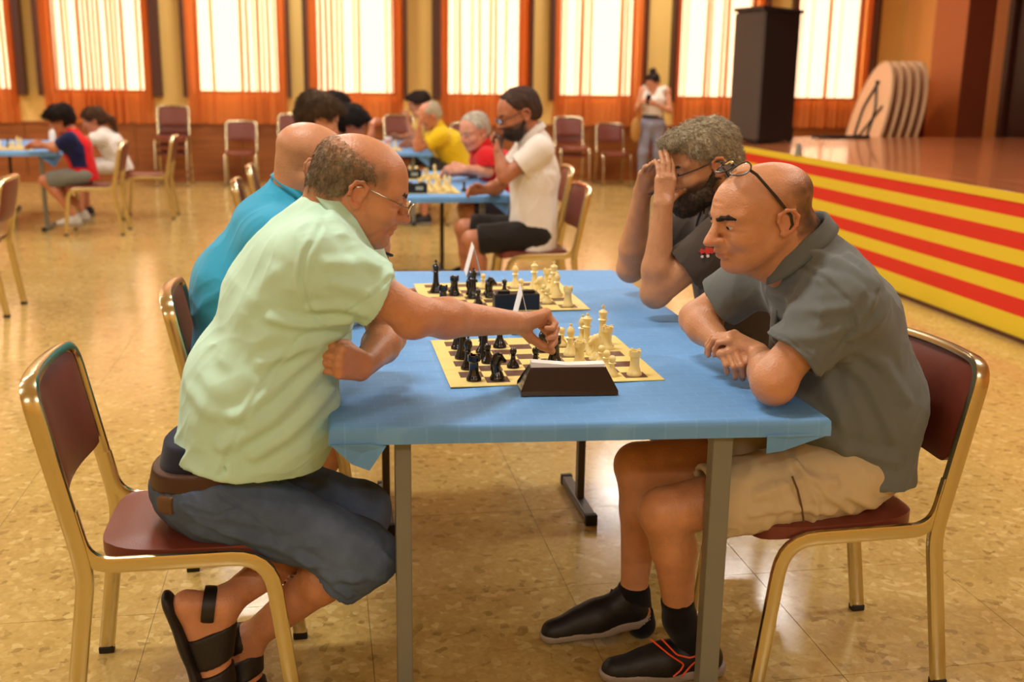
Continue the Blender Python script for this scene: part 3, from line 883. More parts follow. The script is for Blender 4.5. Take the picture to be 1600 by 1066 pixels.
def prim_bb(p):
    if p['t'] in ('rc', 'tc'):
        m = max(p['ra'], p['rb'])*max(1.0, p['s'])
        return np.minimum(p['a'], p['b'])-m, np.maximum(p['a'], p['b'])+m
    if p['t'] == 'el':
        e = np.sqrt(((p['M']*p['r'][None, :])**2).sum(1)); return p['c']-e, p['c']+e
    if p['t'] == 'cs': return p['c']-p['r'], p['c']+p['r']

def field(prims, lo, hi, h, inf=0.0):
    lo = np.asarray(lo, float); n = np.ceil((np.asarray(hi)-lo)/h).astype(int)+1
    ax = [(lo[i]+h*np.arange(n[i])).astype(np.float32) for i in range(3)]
    F = np.full(n, 0.5, dtype=np.float32)
    for p in prims:
        if p['t'] == 'cut':
            if p['c'] is not None: b0, b1 = p['c']-p['rad'], p['c']+p['rad']
            else: b0, b1 = lo, np.asarray(hi, float)+h
        else:
            b0, b1 = prim_bb(p); mg = p['k']+3*h+inf; b0 = b0-mg; b1 = b1+mg
        i0 = np.clip(np.floor((b0-lo)/h).astype(int), 0, n); i1 = np.clip(np.ceil((b1-lo)/h).astype(int)+1, 0, n)
        if (i1 <= i0).any(): continue
        sl = tuple(slice(i0[i], i1[i]) for i in range(3))
        x = ax[0][sl[0]][:, None, None]; y = ax[1][sl[1]][None, :, None]; z = ax[2][sl[2]][None, None, :]
        G = F[sl]; k = p['k']
        if p['op'] == 'cut':
            d = (x-p['p'][0])*p['n'][0]+(y-p['p'][1])*p['n'][1]+(z-p['p'][2])*p['n'][2]
            if p['c'] is not None:
                ins = (x-p['c'][0])**2+(y-p['c'][1])**2+(z-p['c'][2])**2 < p['rad']**2
                F[sl] = np.where(ins, np.maximum(G, d), G)
            else:
                hh = np.clip(0.5-0.5*(G-d)/k, 0, 1); F[sl] = G+(d-G)*hh+k*hh*(1-hh)
            continue
        d = prim_d(p, x, y, z, inf).astype(np.float32)
        if p['op'] == 'u':
            hh = np.clip(0.5+0.5*(G-d)/k, 0, 1); F[sl] = G+(d-G)*hh-k*hh*(1-hh)
        else:
            d = -d; hh = np.clip(0.5-0.5*(G-d)/k, 0, 1); F[sl] = G+(d-G)*hh+k*hh*(1-hh)
    return F, lo

_EDG = [((0,0,0),(1,0,0)),((0,1,0),(1,1,0)),((0,0,1),(1,0,1)),((0,1,1),(1,1,1)),((0,0,0),(0,1,0)),((1,0,0),(1,1,0)),((0,0,1),(0,1,1)),((1,0,1),(1,1,1)),
        ((0,0,0),(0,0,1)),((1,0,0),(1,0,1)),((0,1,0),(0,1,1)),((1,1,0),(1,1,1))]
def nets(F, lo, h):
    S = F < 0
    a = S.astype(np.uint8)
    c = a[:-1,:-1,:-1]+a[1:,:-1,:-1]+a[:-1,1:,:-1]+a[:-1,:-1,1:]+a[1:,1:,:-1]+a[1:,:-1,1:]+a[:-1,1:,1:]+a[1:,1:,1:]
    act = (c > 0) & (c < 8)
    A = np.argwhere(act)
    if len(A) == 0: return np.zeros((0, 3)), np.zeros((0, 4), int)
    idx = np.full(act.shape, -1, dtype=np.int32); idx[act] = np.arange(len(A))
    sm = np.zeros((len(A), 3), dtype=np.float32); ct = np.zeros(len(A), dtype=np.float32)
    for o1, o2 in _EDG:
        q1, q2 = A+np.array(o1), A+np.array(o2)
        v1 = F[q1[:,0], q1[:,1], q1[:,2]]; v2 = F[q2[:,0], q2[:,1], q2[:,2]]
        m = (v1 < 0) != (v2 < 0)
        t = np.where(m, v1/np.where(m, v1-v2, 1), 0)
        pos = np.array(o1, dtype=np.float32)+t[:, None]*(np.array(o2)-np.array(o1))
        sm += pos*m[:, None]; ct += m
    V = (A+sm/ct[:, None])*h+lo
    Fs = []
    for axs in range(3):
        b, cc = [(1, 2), (2, 0), (0, 1)][axs]
        s1 = [slice(None)]*3; s2 = [slice(None)]*3
        s1[axs] = slice(0, -1); s2[axs] = slice(1, None)
        for q in (b, cc): s1[q] = slice(1, -1); s2[q] = slice(1, -1)
        p, q = S[tuple(s1)], S[tuple(s2)]
        for flip in (False, True):
            E = np.argwhere((p & ~q) if not flip else (~p & q))
            if len(E) == 0: continue
            off = np.zeros(3, int); off[b] = 1; off[cc] = 1; E = E+off
            eb = np.zeros(3, int); eb[b] = 1; ec = np.zeros(3, int); ec[cc] = 1
            def g(k): return idx[k[:,0], k[:,1], k[:,2]]
            quad = np.stack([g(E-eb-ec), g(E-ec), g(E), g(E-eb)], 1)
            if flip: quad = quad[:, ::-1]
            Fs.append(quad)
    return V, np.concatenate(Fs) if Fs else np.zeros((0, 4), int)

def bounds(prims, pad):
    lo = np.full(3, 1e9); hi = -lo
    for p in prims:
        if p['t'] in ('cut',) or p['op'] == 's': continue
        a, b = prim_bb(p); lo = np.minimum(lo, a); hi = np.maximum(hi, b)
    return lo-pad, hi+pad

def sculpt(prims, h, inf=0.0, boxes=()):
    """whole shape at step h, with finer boxes (lo, hi, step) where detail sits"""
    lo, hi = bounds(prims, 3*h+inf+0.01)
    V, F = nets(*field(prims, lo, hi, h, inf), h)
    Vs, Fs, n = [], [], 0
    for b0, b1, hh in boxes:
        b0, b1 = np.asarray(b0, float), np.asarray(b1, float)
        ins = ((V > b0+1.3*h) & (V < b1-1.3*h)).all(1)
        F = F[~ins[F].all(1)]
        v, f = nets(*field(prims, b0, b1, hh, inf), hh)
        Vs.append(v); Fs.append((f, len(v)))
    used = np.unique(F); mp = np.full(len(V), -1); mp[used] = np.arange(len(used)); V = V[used]; F = mp[F]
    n = len(V); allV = [V]; allF = [F]
    for v, (f, m) in zip(Vs, Fs):
        allV.append(v); allF.append(f+n); n += m
    return np.concatenate(allV), np.concatenate(allF)

def vnoise(p):
    i = np.floor(p).astype(np.int64); f = p-i; f = f*f*(3-2*f)
    def hsh(a, b, c):
        n = (a*73856093) ^ (b*19349663) ^ (c*83492791); n = (n ^ (n >> 13))*1274126177; n = n ^ (n >> 16)
        return (n & 0xffff)/65535.0
    r = 0
    for dx in (0, 1):
        for dy in (0, 1):
            for dz in (0, 1):
                w = (f[:,0] if dx else 1-f[:,0])*(f[:,1] if dy else 1-f[:,1])*(f[:,2] if dz else 1-f[:,2])
                r = r+w*hsh(i[:,0]+dx, i[:,1]+dy, i[:,2]+dz)
    return r*2-1

def vert_normals(V, F):
    a, b, c, d = V[F[:,0]], V[F[:,1]], V[F[:,2]], V[F[:,3]]
    n = np.cross(c-a, d-b); N = np.zeros_like(V)
    for k in range(4): np.add.at(N, F[:,k], n)
    return N/(np.linalg.norm(N, axis=1)[:, None]+1e-12)

def folds(V, F, amp, along, freq=14.0, stretch=0.25, seed=0.0):
    """cloth creases: ridged noise drawn out along a direction"""
    along = nrm(along); t = nrm(np.cross(along, (0.3, 0.5, 0.8))); b = np.cross(along, t)
    q = np.stack([V@along*freq*stretch, V@t*freq, V@b*freq], 1)+seed
    w = np.stack([vnoise(V*5+seed), vnoise(V*5+seed+31), vnoise(V*5+seed+57)], 1)*1.1
    n1 = 1-np.abs(vnoise(q+w)); n2 = 1-np.abs(vnoise(q*2.1+w*1.3+9))
    d = (n1**2.5-0.42)+0.4*(n2**2.5-0.42)
    return V+vert_normals(V, F)*(amp*d)[:, None]

def relax(V, F, it=2, lam=0.5):
    for _ in range(it):
        S = np.zeros_like(V); c = np.zeros(len(V))
        for k in range(4):
            np.add.at(S, F[:,k], V[F[:,(k+1) % 4]]); np.add.at(c, F[:,k], 1)
            np.add.at(S, F[:,k], V[F[:,(k+3) % 4]]); np.add.at(c, F[:,k], 1)
        V = V+lam*(S/c[:, None]-V)
    return V

def creases(V, F, lines, amp=0.004, w=0.012, axis=1, below=None):
    """individual cloth or skin creases along polylines, measured across the given axis"""
    N = vert_normals(V, F); keep = [i for i in range(3) if i != axis]
    d = np.zeros(len(V)); q = V[:, keep]
    for ln in lines:
        a_, w_ = amp, w
        if isinstance(ln, tuple): ln, a_, w_ = ln
        best = np.full(len(V), 9.0)
        for p0, p1 in zip(ln[:-1], ln[1:]):
            p0, p1 = np.asarray(p0)[keep], np.asarray(p1)[keep]; e = p1-p0
            t = np.clip(((q-p0)@e)/(e@e+1e-12), 0, 1); best = np.minimum(best, np.linalg.norm(q-p0-t[:, None]*e, axis=1))
        d += a_*(np.exp(-(best/w_)**2)-0.55*np.exp(-((best-1.7*w_)/w_)**2))
    if below is not None: d = d*np.clip((below-V[:, axis])/0.03, 0, 1)
    return V+N*d[:, None]

def L3(c): return np.array(lin(c)[:3])

# ------------------------------------------------------------------ anatomy
def frame(fwd, up):
    f = nrm(fwd); u = np.asarray(up, float); u = nrm(u-f*(u@f)); return np.stack([f, np.cross(u, f), u], 1)   # columns fwd, left, up

class Head:
    def __init__(s, o, fwd, up=(0, 0, 1), sc=1.0, jaw=1.0, nose=1.0, st=(1.04, 1.0, 0.95), ears=True, fine=True):
        s.o = np.asarray(o, float); s.M = frame(fwd, up); s.sc = sc; s.st = np.array(st, float); s.jaw, s.nose, s.ears, s.fine = jaw, nose, ears, fine
    def w(s, x, y, z): return s.o+s.M@(np.array([x, y, z])*s.st*s.sc)
    def loc(s, V): return (V-s.o)@s.M/(s.sc*s.st)
    def E(s, c, r, kk=0.02, op='u', inf=0.0): return el(s.w(*c), s.M, np.array(r)*s.st*s.sc+inf, kk*s.sc, op)
    def prims(s):
        k = s.sc; W = s.w; E = s.E
        C = lambda a, b, ra, rb, kk=0.012, op='u': rc(W(*a), W(*b), ra*k, rb*k, kk*k, op=op)
        j, nz = s.jaw, s.nose
        L = [E((-0.012, 0, 0.056), (0.098, 0.077, 0.082)), E((0.028, 0, 0.02), (0.066, 0.066, 0.092), 0.03),
             E((0.032, 0, -0.058), (0.05*j, 0.053*j, 0.046), 0.03), E((0.074*j, 0, -0.088), (0.02, 0.024, 0.017), 0.025),
             C((-0.005, 0.05*j, -0.03), (0.055, 0.03, -0.08), 0.02, 0.016, 0.025), C((-0.005, -0.05*j, -0.03), (0.055, -0.03, -0.08), 0.02, 0.016, 0.025)]
        for y in (1, -1):
            L.append(E((0.054, y*0.038, -0.018), (0.032, 0.026, 0.028), 0.02))                  # cheek
            L.append(C((0.086, y*0.012, 0.038), (0.068, y*0.05, 0.037), 0.011, 0.009, 0.016))   # brow
        if s.fine:
            for y in (1, -1):
                L.append(E((0.099, y*0.032, 0.019), (0.019, 0.019, 0.014), 0.012, 's'))         # eye socket
        L += [C((0.088, 0, 0.030), (0.109+0.006*(nz-1), 0, -0.010), 0.008, 0.0105*nz, 0.012), E((0.1105, 0, -0.018), (0.0135*nz, 0.0125*nz, 0.0112), 0.008)]
        if s.fine:
            for y in (1, -1): L.append(E((0.099, y*0.014, -0.020), (0.011, 0.008, 0.009), 0.006))
            L += [E((0.087, 0, -0.040), (0.013, 0.026, 0.016), 0.016), E((0.0935, 0, -0.0475), (0.0085, 0.023, 0.0058), 0.007), E((0.0915, 0, -0.0595), (0.009, 0.021, 0.0068), 0.007),
                  C((0.100, -0.024, -0.0535), (0.100, 0.024, -0.0535), 0.0030, 0.0030, 0.004, 's')]
            for y in (1, -1):
                c = W(0.0785, y*0.0315, 0.0185)
                L.append(capsph(c, 0.0143*k, s.M@np.array([0.30, 0, -1.0]), 0.0042*k, 0.003))      # upper lid
                L.append(capsph(c, 0.0138*k, s.M@np.array([0.25, 0, 1.0]), -0.0052*k, 0.003))    # lower lid
        if s.ears:
            for y in (1, -1):
                L.append(E((-0.010, y*0.078, 0.004), (0.016, 0.006, 0.027), 0.006))
                rim = [(0.006, 0.080, 0.010), (0.004, 0.084, 0.026), (-0.008, 0.089, 0.035), (-0.022, 0.093, 0.031), (-0.029, 0.094, 0.015), (-0.026, 0.090, -0.004), (-0.016, 0.084, -0.019), (-0.004, 0.080, -0.026), (0.003, 0.078, -0.020)]
                if s.fine:
                    for a, b in zip(rim[:-1], rim[1:]): L.append(C((a[0], y*a[1], a[2]), (b[0], y*b[1], b[2]), 0.0042, 0.0042, 0.004))
                    L.append(E((-0.006, y*0.0865, 0.003), (0.009, 0.006, 0.013), 0.004, 's'))
                    L.append(E((-0.005, y*0.082, -0.022), (0.008, 0.0055, 0.009), 0.005))
                else:
                    L.append(E((-0.013, y*0.086, 0.004), (0.018, 0.008, 0.031), 0.008))
        return L
    def box(s):
        p = np.array([s.w(x, y, z) for x in (-0.13, 0.15) for y in (-0.11, 0.11) for z in (-0.13, 0.16)]); return p.min(0), p.max(0)

def hand(w, d, t, side, curls=None, thumb=None, sc=1.0, spread=0.0):
    """right hand side=+1, left -1; w wrist, d towards the knuckles, t towards the thumb"""
    d = nrm(d); t = np.asarray(t, float); t = nrm(t-d*(t@d)); n = np.cross(d, t)*side; M = np.stack([d, t, n], 1)
    W = lambda x, y, z: np.asarray(w)+M@(np.array([x, y, z])*sc)
    if curls is None: curls = [(18, 22, 12)]*4
    L = []
    ys = [0.0265, 0.009, -0.0085, -0.0245]; base = [0.088, 0.092, 0.088, 0.080]
    seg = [(0.043, 0.026, 0.021), (0.047, 0.030, 0.022), (0.044, 0.028, 0.021), (0.034, 0.021, 0.018)]; rad = [0.0098, 0.0102, 0.0096, 0.0085]
    for i in range(4): L.append(rc(W(0.004, ys[i]*0.62, 0), W(base[i]-0.004, ys[i], 0), 0.0155*sc, 0.0125*sc, 0.012))
    L.append(rc(W(0.03, 0.0, -0.008), W(0.07, 0.0, -0.009), 0.018*sc, 0.016*sc, 0.012, n=n, s=0.8))
    for i in range(4):
        p = np.array([base[i]-0.004, ys[i], 0.001]); a = 0.0; r = rad[i]; sp = R(spread*(1.5-i))
        for j in range(3):
            a += R(curls[i][j]); dv = np.array([math.cos(a)*math.cos(sp), math.cos(a)*math.sin(sp), -math.sin(a)])
            q = p+dv*seg[i][j]
            L.append(rc(W(*p), W(*q), r*sc, (r-0.0009)*sc, 0.0035)); p = q; r -= 0.0009
        L.append(rc(W(base[i]-0.006, ys[i], 0.004), W(base[i]-0.003, ys[i], 0.004), 0.0098*sc, 0.0098*sc, 0.006))
    th = thumb or [(0.016, 0.020, -0.006), (0.046, 0.040, -0.014), (0.076, 0.050, -0.020), (0.098, 0.053, -0.026)]
    rr = [0.0165, 0.0125, 0.0112, 0.0098]
    for j in range(3): L.append(rc(W(*th[j]), W(*th[j+1]), rr[j]*sc, rr[j+1]*sc, 0.010 if j == 0 else 0.005))
    tip = [W(0.2, 0, -0.02), W(-0.03, 0, 0)]
    pts = np.array([W(x, y, z) for x in (-0.035, 0.2) for y in (-0.055, 0.075) for z in (-0.10, 0.045)])
    used = np.array([q for p in L for q in prim_bb(p)])
    lo = np.maximum(pts.min(0), used.min(0)-0.012); hi = np.minimum(pts.max(0), used.max(0)+0.012)
    return L, (lo, hi)

def limb(a, b, ra, rb, k=0.02): return rc(a, b, ra, rb, k)

def arm_prims(sh, elb, wr, sc=1.0):
    m = elb+(wr-elb)*0.28
    return [rc(sh, elb, 0.046*sc, 0.042*sc, 0.03), rc(elb, m, 0.041*sc, 0.043*sc, 0.02), rc(m, wr, 0.043*sc, 0.026*sc, 0.02)]

def leg_prims(hp, kn, an, sc=1.0):
    d = nrm(an-kn); th = nrm(kn-hp); back = nrm(d-th*(d@th)*-1) if abs(d@th) < 0.98 else np.zeros(3)
    bk = -nrm(th-d*(th@d))
    calf = kn+(an-kn)*0.34+bk*0.014*sc
    return [rc(hp, kn, 0.088*sc, 0.057*sc, 0.03), rc(kn, calf, 0.054*sc, 0.053*sc, 0.02), rc(calf, an, 0.053*sc, 0.034*sc, 0.02)]

HAND_COLS = {}
def skin_colors(V, base, head=None, tint=None):
    C = np.tile(L3(base), (len(V), 1))
    n = vnoise(V*9); C *= (1+0.08*n)[:, None]
    if head is not None:
        q = head.loc(V); near = (np.abs(q) < np.array([0.16, 0.12, 0.16])).all(1)
        def blend(mask, col, a=1.0):
            m = (np.clip(mask, 0, 1)*a*near)[:, None]; C[:] = C*(1-m)+L3(col)*m
        lips = np.exp(-(((q[:,0]-0.1)/0.014)**2+(q[:,1]/0.021)**2+((q[:,2]+0.0535)/0.009)**2)*1.2); blend(lips*1.2, (160, 84, 66), 0.75)
        red = np.exp(-(((q[:,0]-0.112)/0.02)**2+(q[:,1]/0.018)**2+((q[:,2]+0.014)/0.016)**2)); blend(red, (196, 112, 80), 0.5)
        ear = np.clip((np.abs(q[:,1])-0.074)/0.014, 0, 1)*(np.abs(q[:,0]+0.01) < 0.04)*(np.abs(q[:,2]) < 0.045); blend(ear, (190, 104, 70), 0.45)
        if tint is not None: tint(q, blend)
    return np.clip(C, 0, 1)

def eyes(root, H, look=(1, 0, -0.35), parent=None):
    for y in (1, -1):
        c = H.w(0.0785, y*0.0315, 0.0185); r = 0.0128*H.sc
        m = MB(); bm = bmesh.new(); bmesh.ops.create_uvsphere(bm, u_segments=14, v_segments=10, radius=r)
        for v in bm.verts: v.co = v.co+Vector(c)
        m.bm(bm); e = m.wbuild('eyeball', 'eye_white', root)
        d = nrm(H.M@np.array(look)); m = MB(); bm = bmesh.new(); bmesh.ops.create_uvsphere(bm, u_segments=12, v_segments=8, radius=r*0.56)
        for v in bm.verts: v.co = v.co+Vector(c+d*r*0.55)
        m.bm(bm); m.wbuild('iris', 'iris_dark', e)

def brows(root, H, col, th=0.0045):
    for y in (1, -1):
        pts = [(0.0955, y*0.012, 0.0345), (0.0925, y*0.024, 0.0385), (0.0855, y*0.038, 0.0395), (0.0735, y*0.053, 0.034)]
        prim = [rc(H.w(*a), H.w(*b), th*H.sc, th*H.sc*0.8, 0.006) for a, b in zip(pts[:-1], pts[1:])]
        V, F = sculpt(prim, 0.003); V = V+vert_normals(V, F)*(0.0012*vnoise(V*260))[:, None]
        wobj('eyebrow', V, F, 'hair', root, colors=np.tile(L3(col), (len(V), 1)))

def strands(parent, H, V, F, n, length, rad, col, col2, comb=(0, 0, 0), lift=0.35, seed=1, fade=None, crown=(-0.05, 0, 0.14), jit=0.35):
    """single hairs growing out of a hair cap, running away from the crown"""
    rng = np.random.RandomState(seed); N = vert_normals(V, F); i = rng.randint(0, len(V), n); p, N = V[i], N[i]
    q = H.loc(p); keep = np.ones(n, bool)
    if fade is not None: keep = rng.rand(n) > fade(q)[0]
    p, N, q = p[keep], N[keep], q[keep]; n = len(p)
    fl = (q-np.array(crown)); fl /= np.linalg.norm(fl, axis=1)[:, None]; fl = fl+np.array(comb)
    d = fl@H.M.T+rng.normal(0, jit, (n, 3)); d -= N*(d*N).sum(1)[:, None]; d /= np.linalg.norm(d, axis=1)[:, None]+1e-9
    L = length*rng.uniform(0.6, 1.2, n)[:, None]
    p0 = p-N*0.0015; p1 = p+d*L*0.5+N*L*lift*0.5; p2 = p+d*L+N*L*lift*0.45
    t = np.cross(d, N); A = []
    for k in range(3):
        a = 2*math.pi*k/3; A.append((t*math.cos(a)+N*math.sin(a))*rad)
    VV = np.concatenate([p0+A[0], p0+A[1], p0+A[2], p1+A[0]*0.9, p1+A[1]*0.9, p1+A[2]*0.9, p2]); j = np.arange(n); T = []
    for k in range(3):
        k2 = (k+1) % 3
        T += [np.stack([k*n+j, k2*n+j, (3+k2)*n+j], 1), np.stack([k*n+j, (3+k2)*n+j, (3+k)*n+j], 1), np.stack([(3+k)*n+j, (3+k2)*n+j, 6*n+j], 1)]
    m = rng.rand(n)[:, None]; C = L3(col)*(1-m)+L3(col2)*m
    o = wobj('hair_strands', VV, np.concatenate(T), 'hair', parent, colors=np.tile(C, (7, 1))); o['kind'] = 'stuff'
    return o

def hair_shell(root, H, prims, col, h=0.005, rough=0.003, freq=90, name='hair', col2=None, fade=None, hairs=None):
    V, F = sculpt(prims, h)
    if len(V) == 0: return
    N = vert_normals(V, F); q = H.loc(V)
    V = V+N*(rough*vnoise(q*np.array([freq, freq, freq*0.45])) + rough*0.6*vnoise(q*np.array([freq*2.2, freq*2.2, freq])+7))[:, None]
    C = np.tile(L3(col), (len(V), 1))
    if col2 is not None:
        t = np.clip(0.5+0.5*vnoise(q*np.array([60, 60, 25])), 0, 1)[:, None]; C = C*(1-t)+L3(col2)*t
    if fade is not None:      # thinning hair lets the scalp through
        m, sk = fade(q); m = np.clip(m+0.25*vnoise(q*90), 0, 1)[:, None]; C = C*(1-m)+L3(sk)*m
    o = wobj(name, V, F, 'hair', root, colors=C)
    if hairs: strands(o, H, V, F, hairs[0], hairs[1], hairs[2], col, col2 or col, *hairs[3:], fade=fade)
    return o

def collar(root, col, c, up, fwd, rx, ry, hgt=0.034, fall=0.036, gap=26, mat='cloth', tilt=0.3):
    """turned-down polo collar round the neck: a band that rises, folds over and falls"""
    M = frame(fwd, up); n = 40; V = []; F = []
    prof = [(0.000, 0.0), (-0.002, 0.5), (-0.001, 0.9), (0.003, 1.0), (0.009, 0.9), (0.016, 0.3), (0.021, -0.05), (0.016, -0.06), (0.011, 0.3), (0.006, 0.75)]
    for i in range(n+1):
        a = R(gap+(360-2*gap)*i/n); ca, sa = math.cos(a), math.sin(a)
        front = max(0, ca)
        for dr, z in prof:
            k = 1+0.18*front*(1-z)
            V.append(np.asarray(c)+M@np.array([(rx+dr)*ca*k, (ry+dr)*sa*k, z*hgt-0.032*front-tilt*0.0+0.012*max(0, -ca)]))
    m = len(prof)
    for i in range(n):
        for j in range(m): F.append((i*m+j, (i+1)*m+j, (i+1)*m+(j+1) % m, i*m+(j+1) % m))
    F.append(tuple(range(m))); F.append(tuple(n*m+j for j in reversed(range(m))))
    V = np.array(V)
    return wobj('collar', V, F, mat, root, colors=np.tile(L3(col), (len(V), 1)))

def placket(root, col, pts, w, side, mat='cloth'):
    m = MB().tube(pts, w, 8, r2=0.003, side=side)
    V = np.array(m.v); return wobj('placket', V, m.f, mat, root, colors=np.tile(L3(col), (len(V), 1)))

def cloth_part(root, name, prims, col, h, mat='cloth', amp=0.005, along=(0, 0, 1), freq=14, seed=0.0, smooth=1, stretch=0.25, extra=None, grad=None):
    V, F = sculpt(prims, h)
    if smooth: V = relax(V, F, smooth, 0.5)
    if amp: V = folds(V, F, amp, along, freq, stretch, seed)
    if extra is not None: V = extra(V, F)
    C = np.tile(L3(col), (len(V), 1))
    if grad is not None: C = grad(V, C)
    return wobj(name, V, F, mat, root, colors=C)

def shoe(root, heel, toe, up=(0, 0, 1), w=0.046, col=(20, 20, 22), sole=(150, 140, 132), h=0.006, high=0.085, name='shoe', lines=None):
    """training shoe: upper and sole, heel and toe given at ground level"""
    heel, toe = np.asarray(heel, float), np.asarray(toe, float); L = np.linalg.norm(toe-heel); f = nrm(toe-heel); M = frame(f, up)
    W = lambda x, y, z: heel+M@np.array([x*L, y, z])
    up_ = M[:, 2]
    pr = [rc(W(0.10, 0, 0.040), W(0.45, 0.002, 0.040), w*0.80, w*0.92, 0.02), rc(W(0.45, 0.002, 0.034), W(0.86, 0.004, 0.026), w*0.95, w*0.72, 0.03),
          rc(W(0.12, 0, 0.05), W(0.17, 0, high), w*0.75, w*0.70, 0.025), rc(W(0.2, 0, high*0.85), W(0.62, 0, 0.045), w*0.66, w*0.6, 0.03),
          cutp(W(0, 0, 0.018), -up_, 0.003)]
    V, F = sculpt(pr, h)
    o = wobj(name, V, F, 'leather', root, colors=np.tile(L3(col), (len(V), 1)))
    ps = [rc(W(0.07, 0, 0.018), W(0.42, 0, 0.018), w*0.86, w*0.94, 0.02), rc(W(0.42, 0, 0.018), W(0.88, 0.004, 0.026), w*1.0, w*0.72, 0.02), cutp(W(0, 0, 0.028), up_, 0.004), cutp(W(0, 0, 0.0), -up_, 0.004)]
    V, F = sculpt(ps, h)
    wobj('sole', V, F, 'leather', o, colors=np.tile(L3(sole), (len(V), 1)))
    lp = [W(0.28+0.06*i, (0.016 if i % 2 else -0.016), high*0.98-0.0085*i+0.022*(1-i/6)) for i in range(6)]
    MB().tube(lp, 0.003, 6).wbuild('laces', 'rubber', o)
    if lines:
        for ln in lines:
            MB().tube(arc_path([W(*q) for q in ln], 0.02, 4), 0.0028, 6).wbuild('piping', 'orange_line', o)
    return o, W

def glasses(root, H, dz=0.0, dx=0.0, mat='spec_metal', rim=0.0012, temple=1.25, lens_r=(0.0225, 0.017), dark=False, up_on_head=None):
    """spectacles on the nose; up_on_head=(M) puts them elsewhere on the head"""
    W = (lambda x, y, z: H.w(x, y, z)) if up_on_head is None else up_on_head
    g = None; m = MB()
    rings = []
    for y in (1, -1):
        cx, cy, cz = 0.112+dx, y*0.032, 0.012+dz
        ring = [W(cx-0.012*abs(math.cos(a))*0.3-(0.10*(cy+y*lens_r[0]*math.cos(a))**2*10), cy+y*lens_r[0]*math.cos(a), cz+lens_r[1]*math.sin(a)) for a in np.linspace(0, 2*math.pi, 24, endpoint=False)]
        m.tube(ring, rim, 6, closed=True); rings.append(ring)
    m.tube([W(0.112+dx-0.002, -0.011, 0.016+dz), W(0.115+dx, 0, 0.019+dz), W(0.112+dx-0.002, 0.011, 0.016+dz)], rim, 6)
    for y in (1, -1):
        m.tube([W(0.102+dx, y*0.055, 0.018+dz), W(0.092+dx, y*0.066, 0.019+dz), W(0.05, y*0.080, 0.022+dz*0.5), W(-0.002, y*0.083, 0.026), W(-0.02, y*0.082, 0.018), W(-0.028, y*0.080, 0.0)], rim*temple, 6)
    g = m.wbuild('spectacles', mat, root)
    for ring in rings:
        c = np.mean(ring, 0); f = [(i, (i+1) % 24, 24) for i in range(24)]
        MB().add(list(ring)+[c], f).wbuild('lens', 'lens', g)
    return g

# ================================================================== people
GP = 'seated chess players'
def torso(pel, chest, neck, fwd, sh, w=1.0, d=1.0):
    """skin torso: pelvis, waist, rib cage, shoulders"""
    w, d = w*0.88, d*0.88
    lat = nrm(np.cross((0, 0, 1), fwd)); up = nrm(chest-pel)
    M = np.stack([nrm(np.cross(lat, up)), lat, up], 1)
    return [el(pel, M, (0.105*d, 0.155*w, 0.10), 0.05), rc(pel, chest, 0.105*d, 0.115*d, 0.05, n=lat, s=1.3), el(chest, M, (0.105*d, 0.155*w, 0.14), 0.05),
            rc(sh[0], sh[1], 0.042, 0.042, 0.03), rc(chest, neck, 0.075, 0.055, 0.03)]

def flesh(root, prims, h, boxes, base, head=None, tint=None, name='body', lines=None):
    V, F = sculpt(prims, h, boxes=boxes)
    if lines:       # furrows of the face, drawn on the side that shows and measured along the head's width
        q = head.loc(V); s = np.sign(lines[0][0][0][1]); mk = (q[:, 1]*s > -0.02) & (np.abs(q) < 0.14).all(1)
        W2 = creases(q, F, lines, axis=1); V = np.where(mk[:, None], head.o+(W2*head.sc*head.st)@head.M.T, V)
    return wobj(name, V, F, 'skin', root, colors=skin_colors(V, base, head, tint))

def A3(*p): return np.array(p, float)

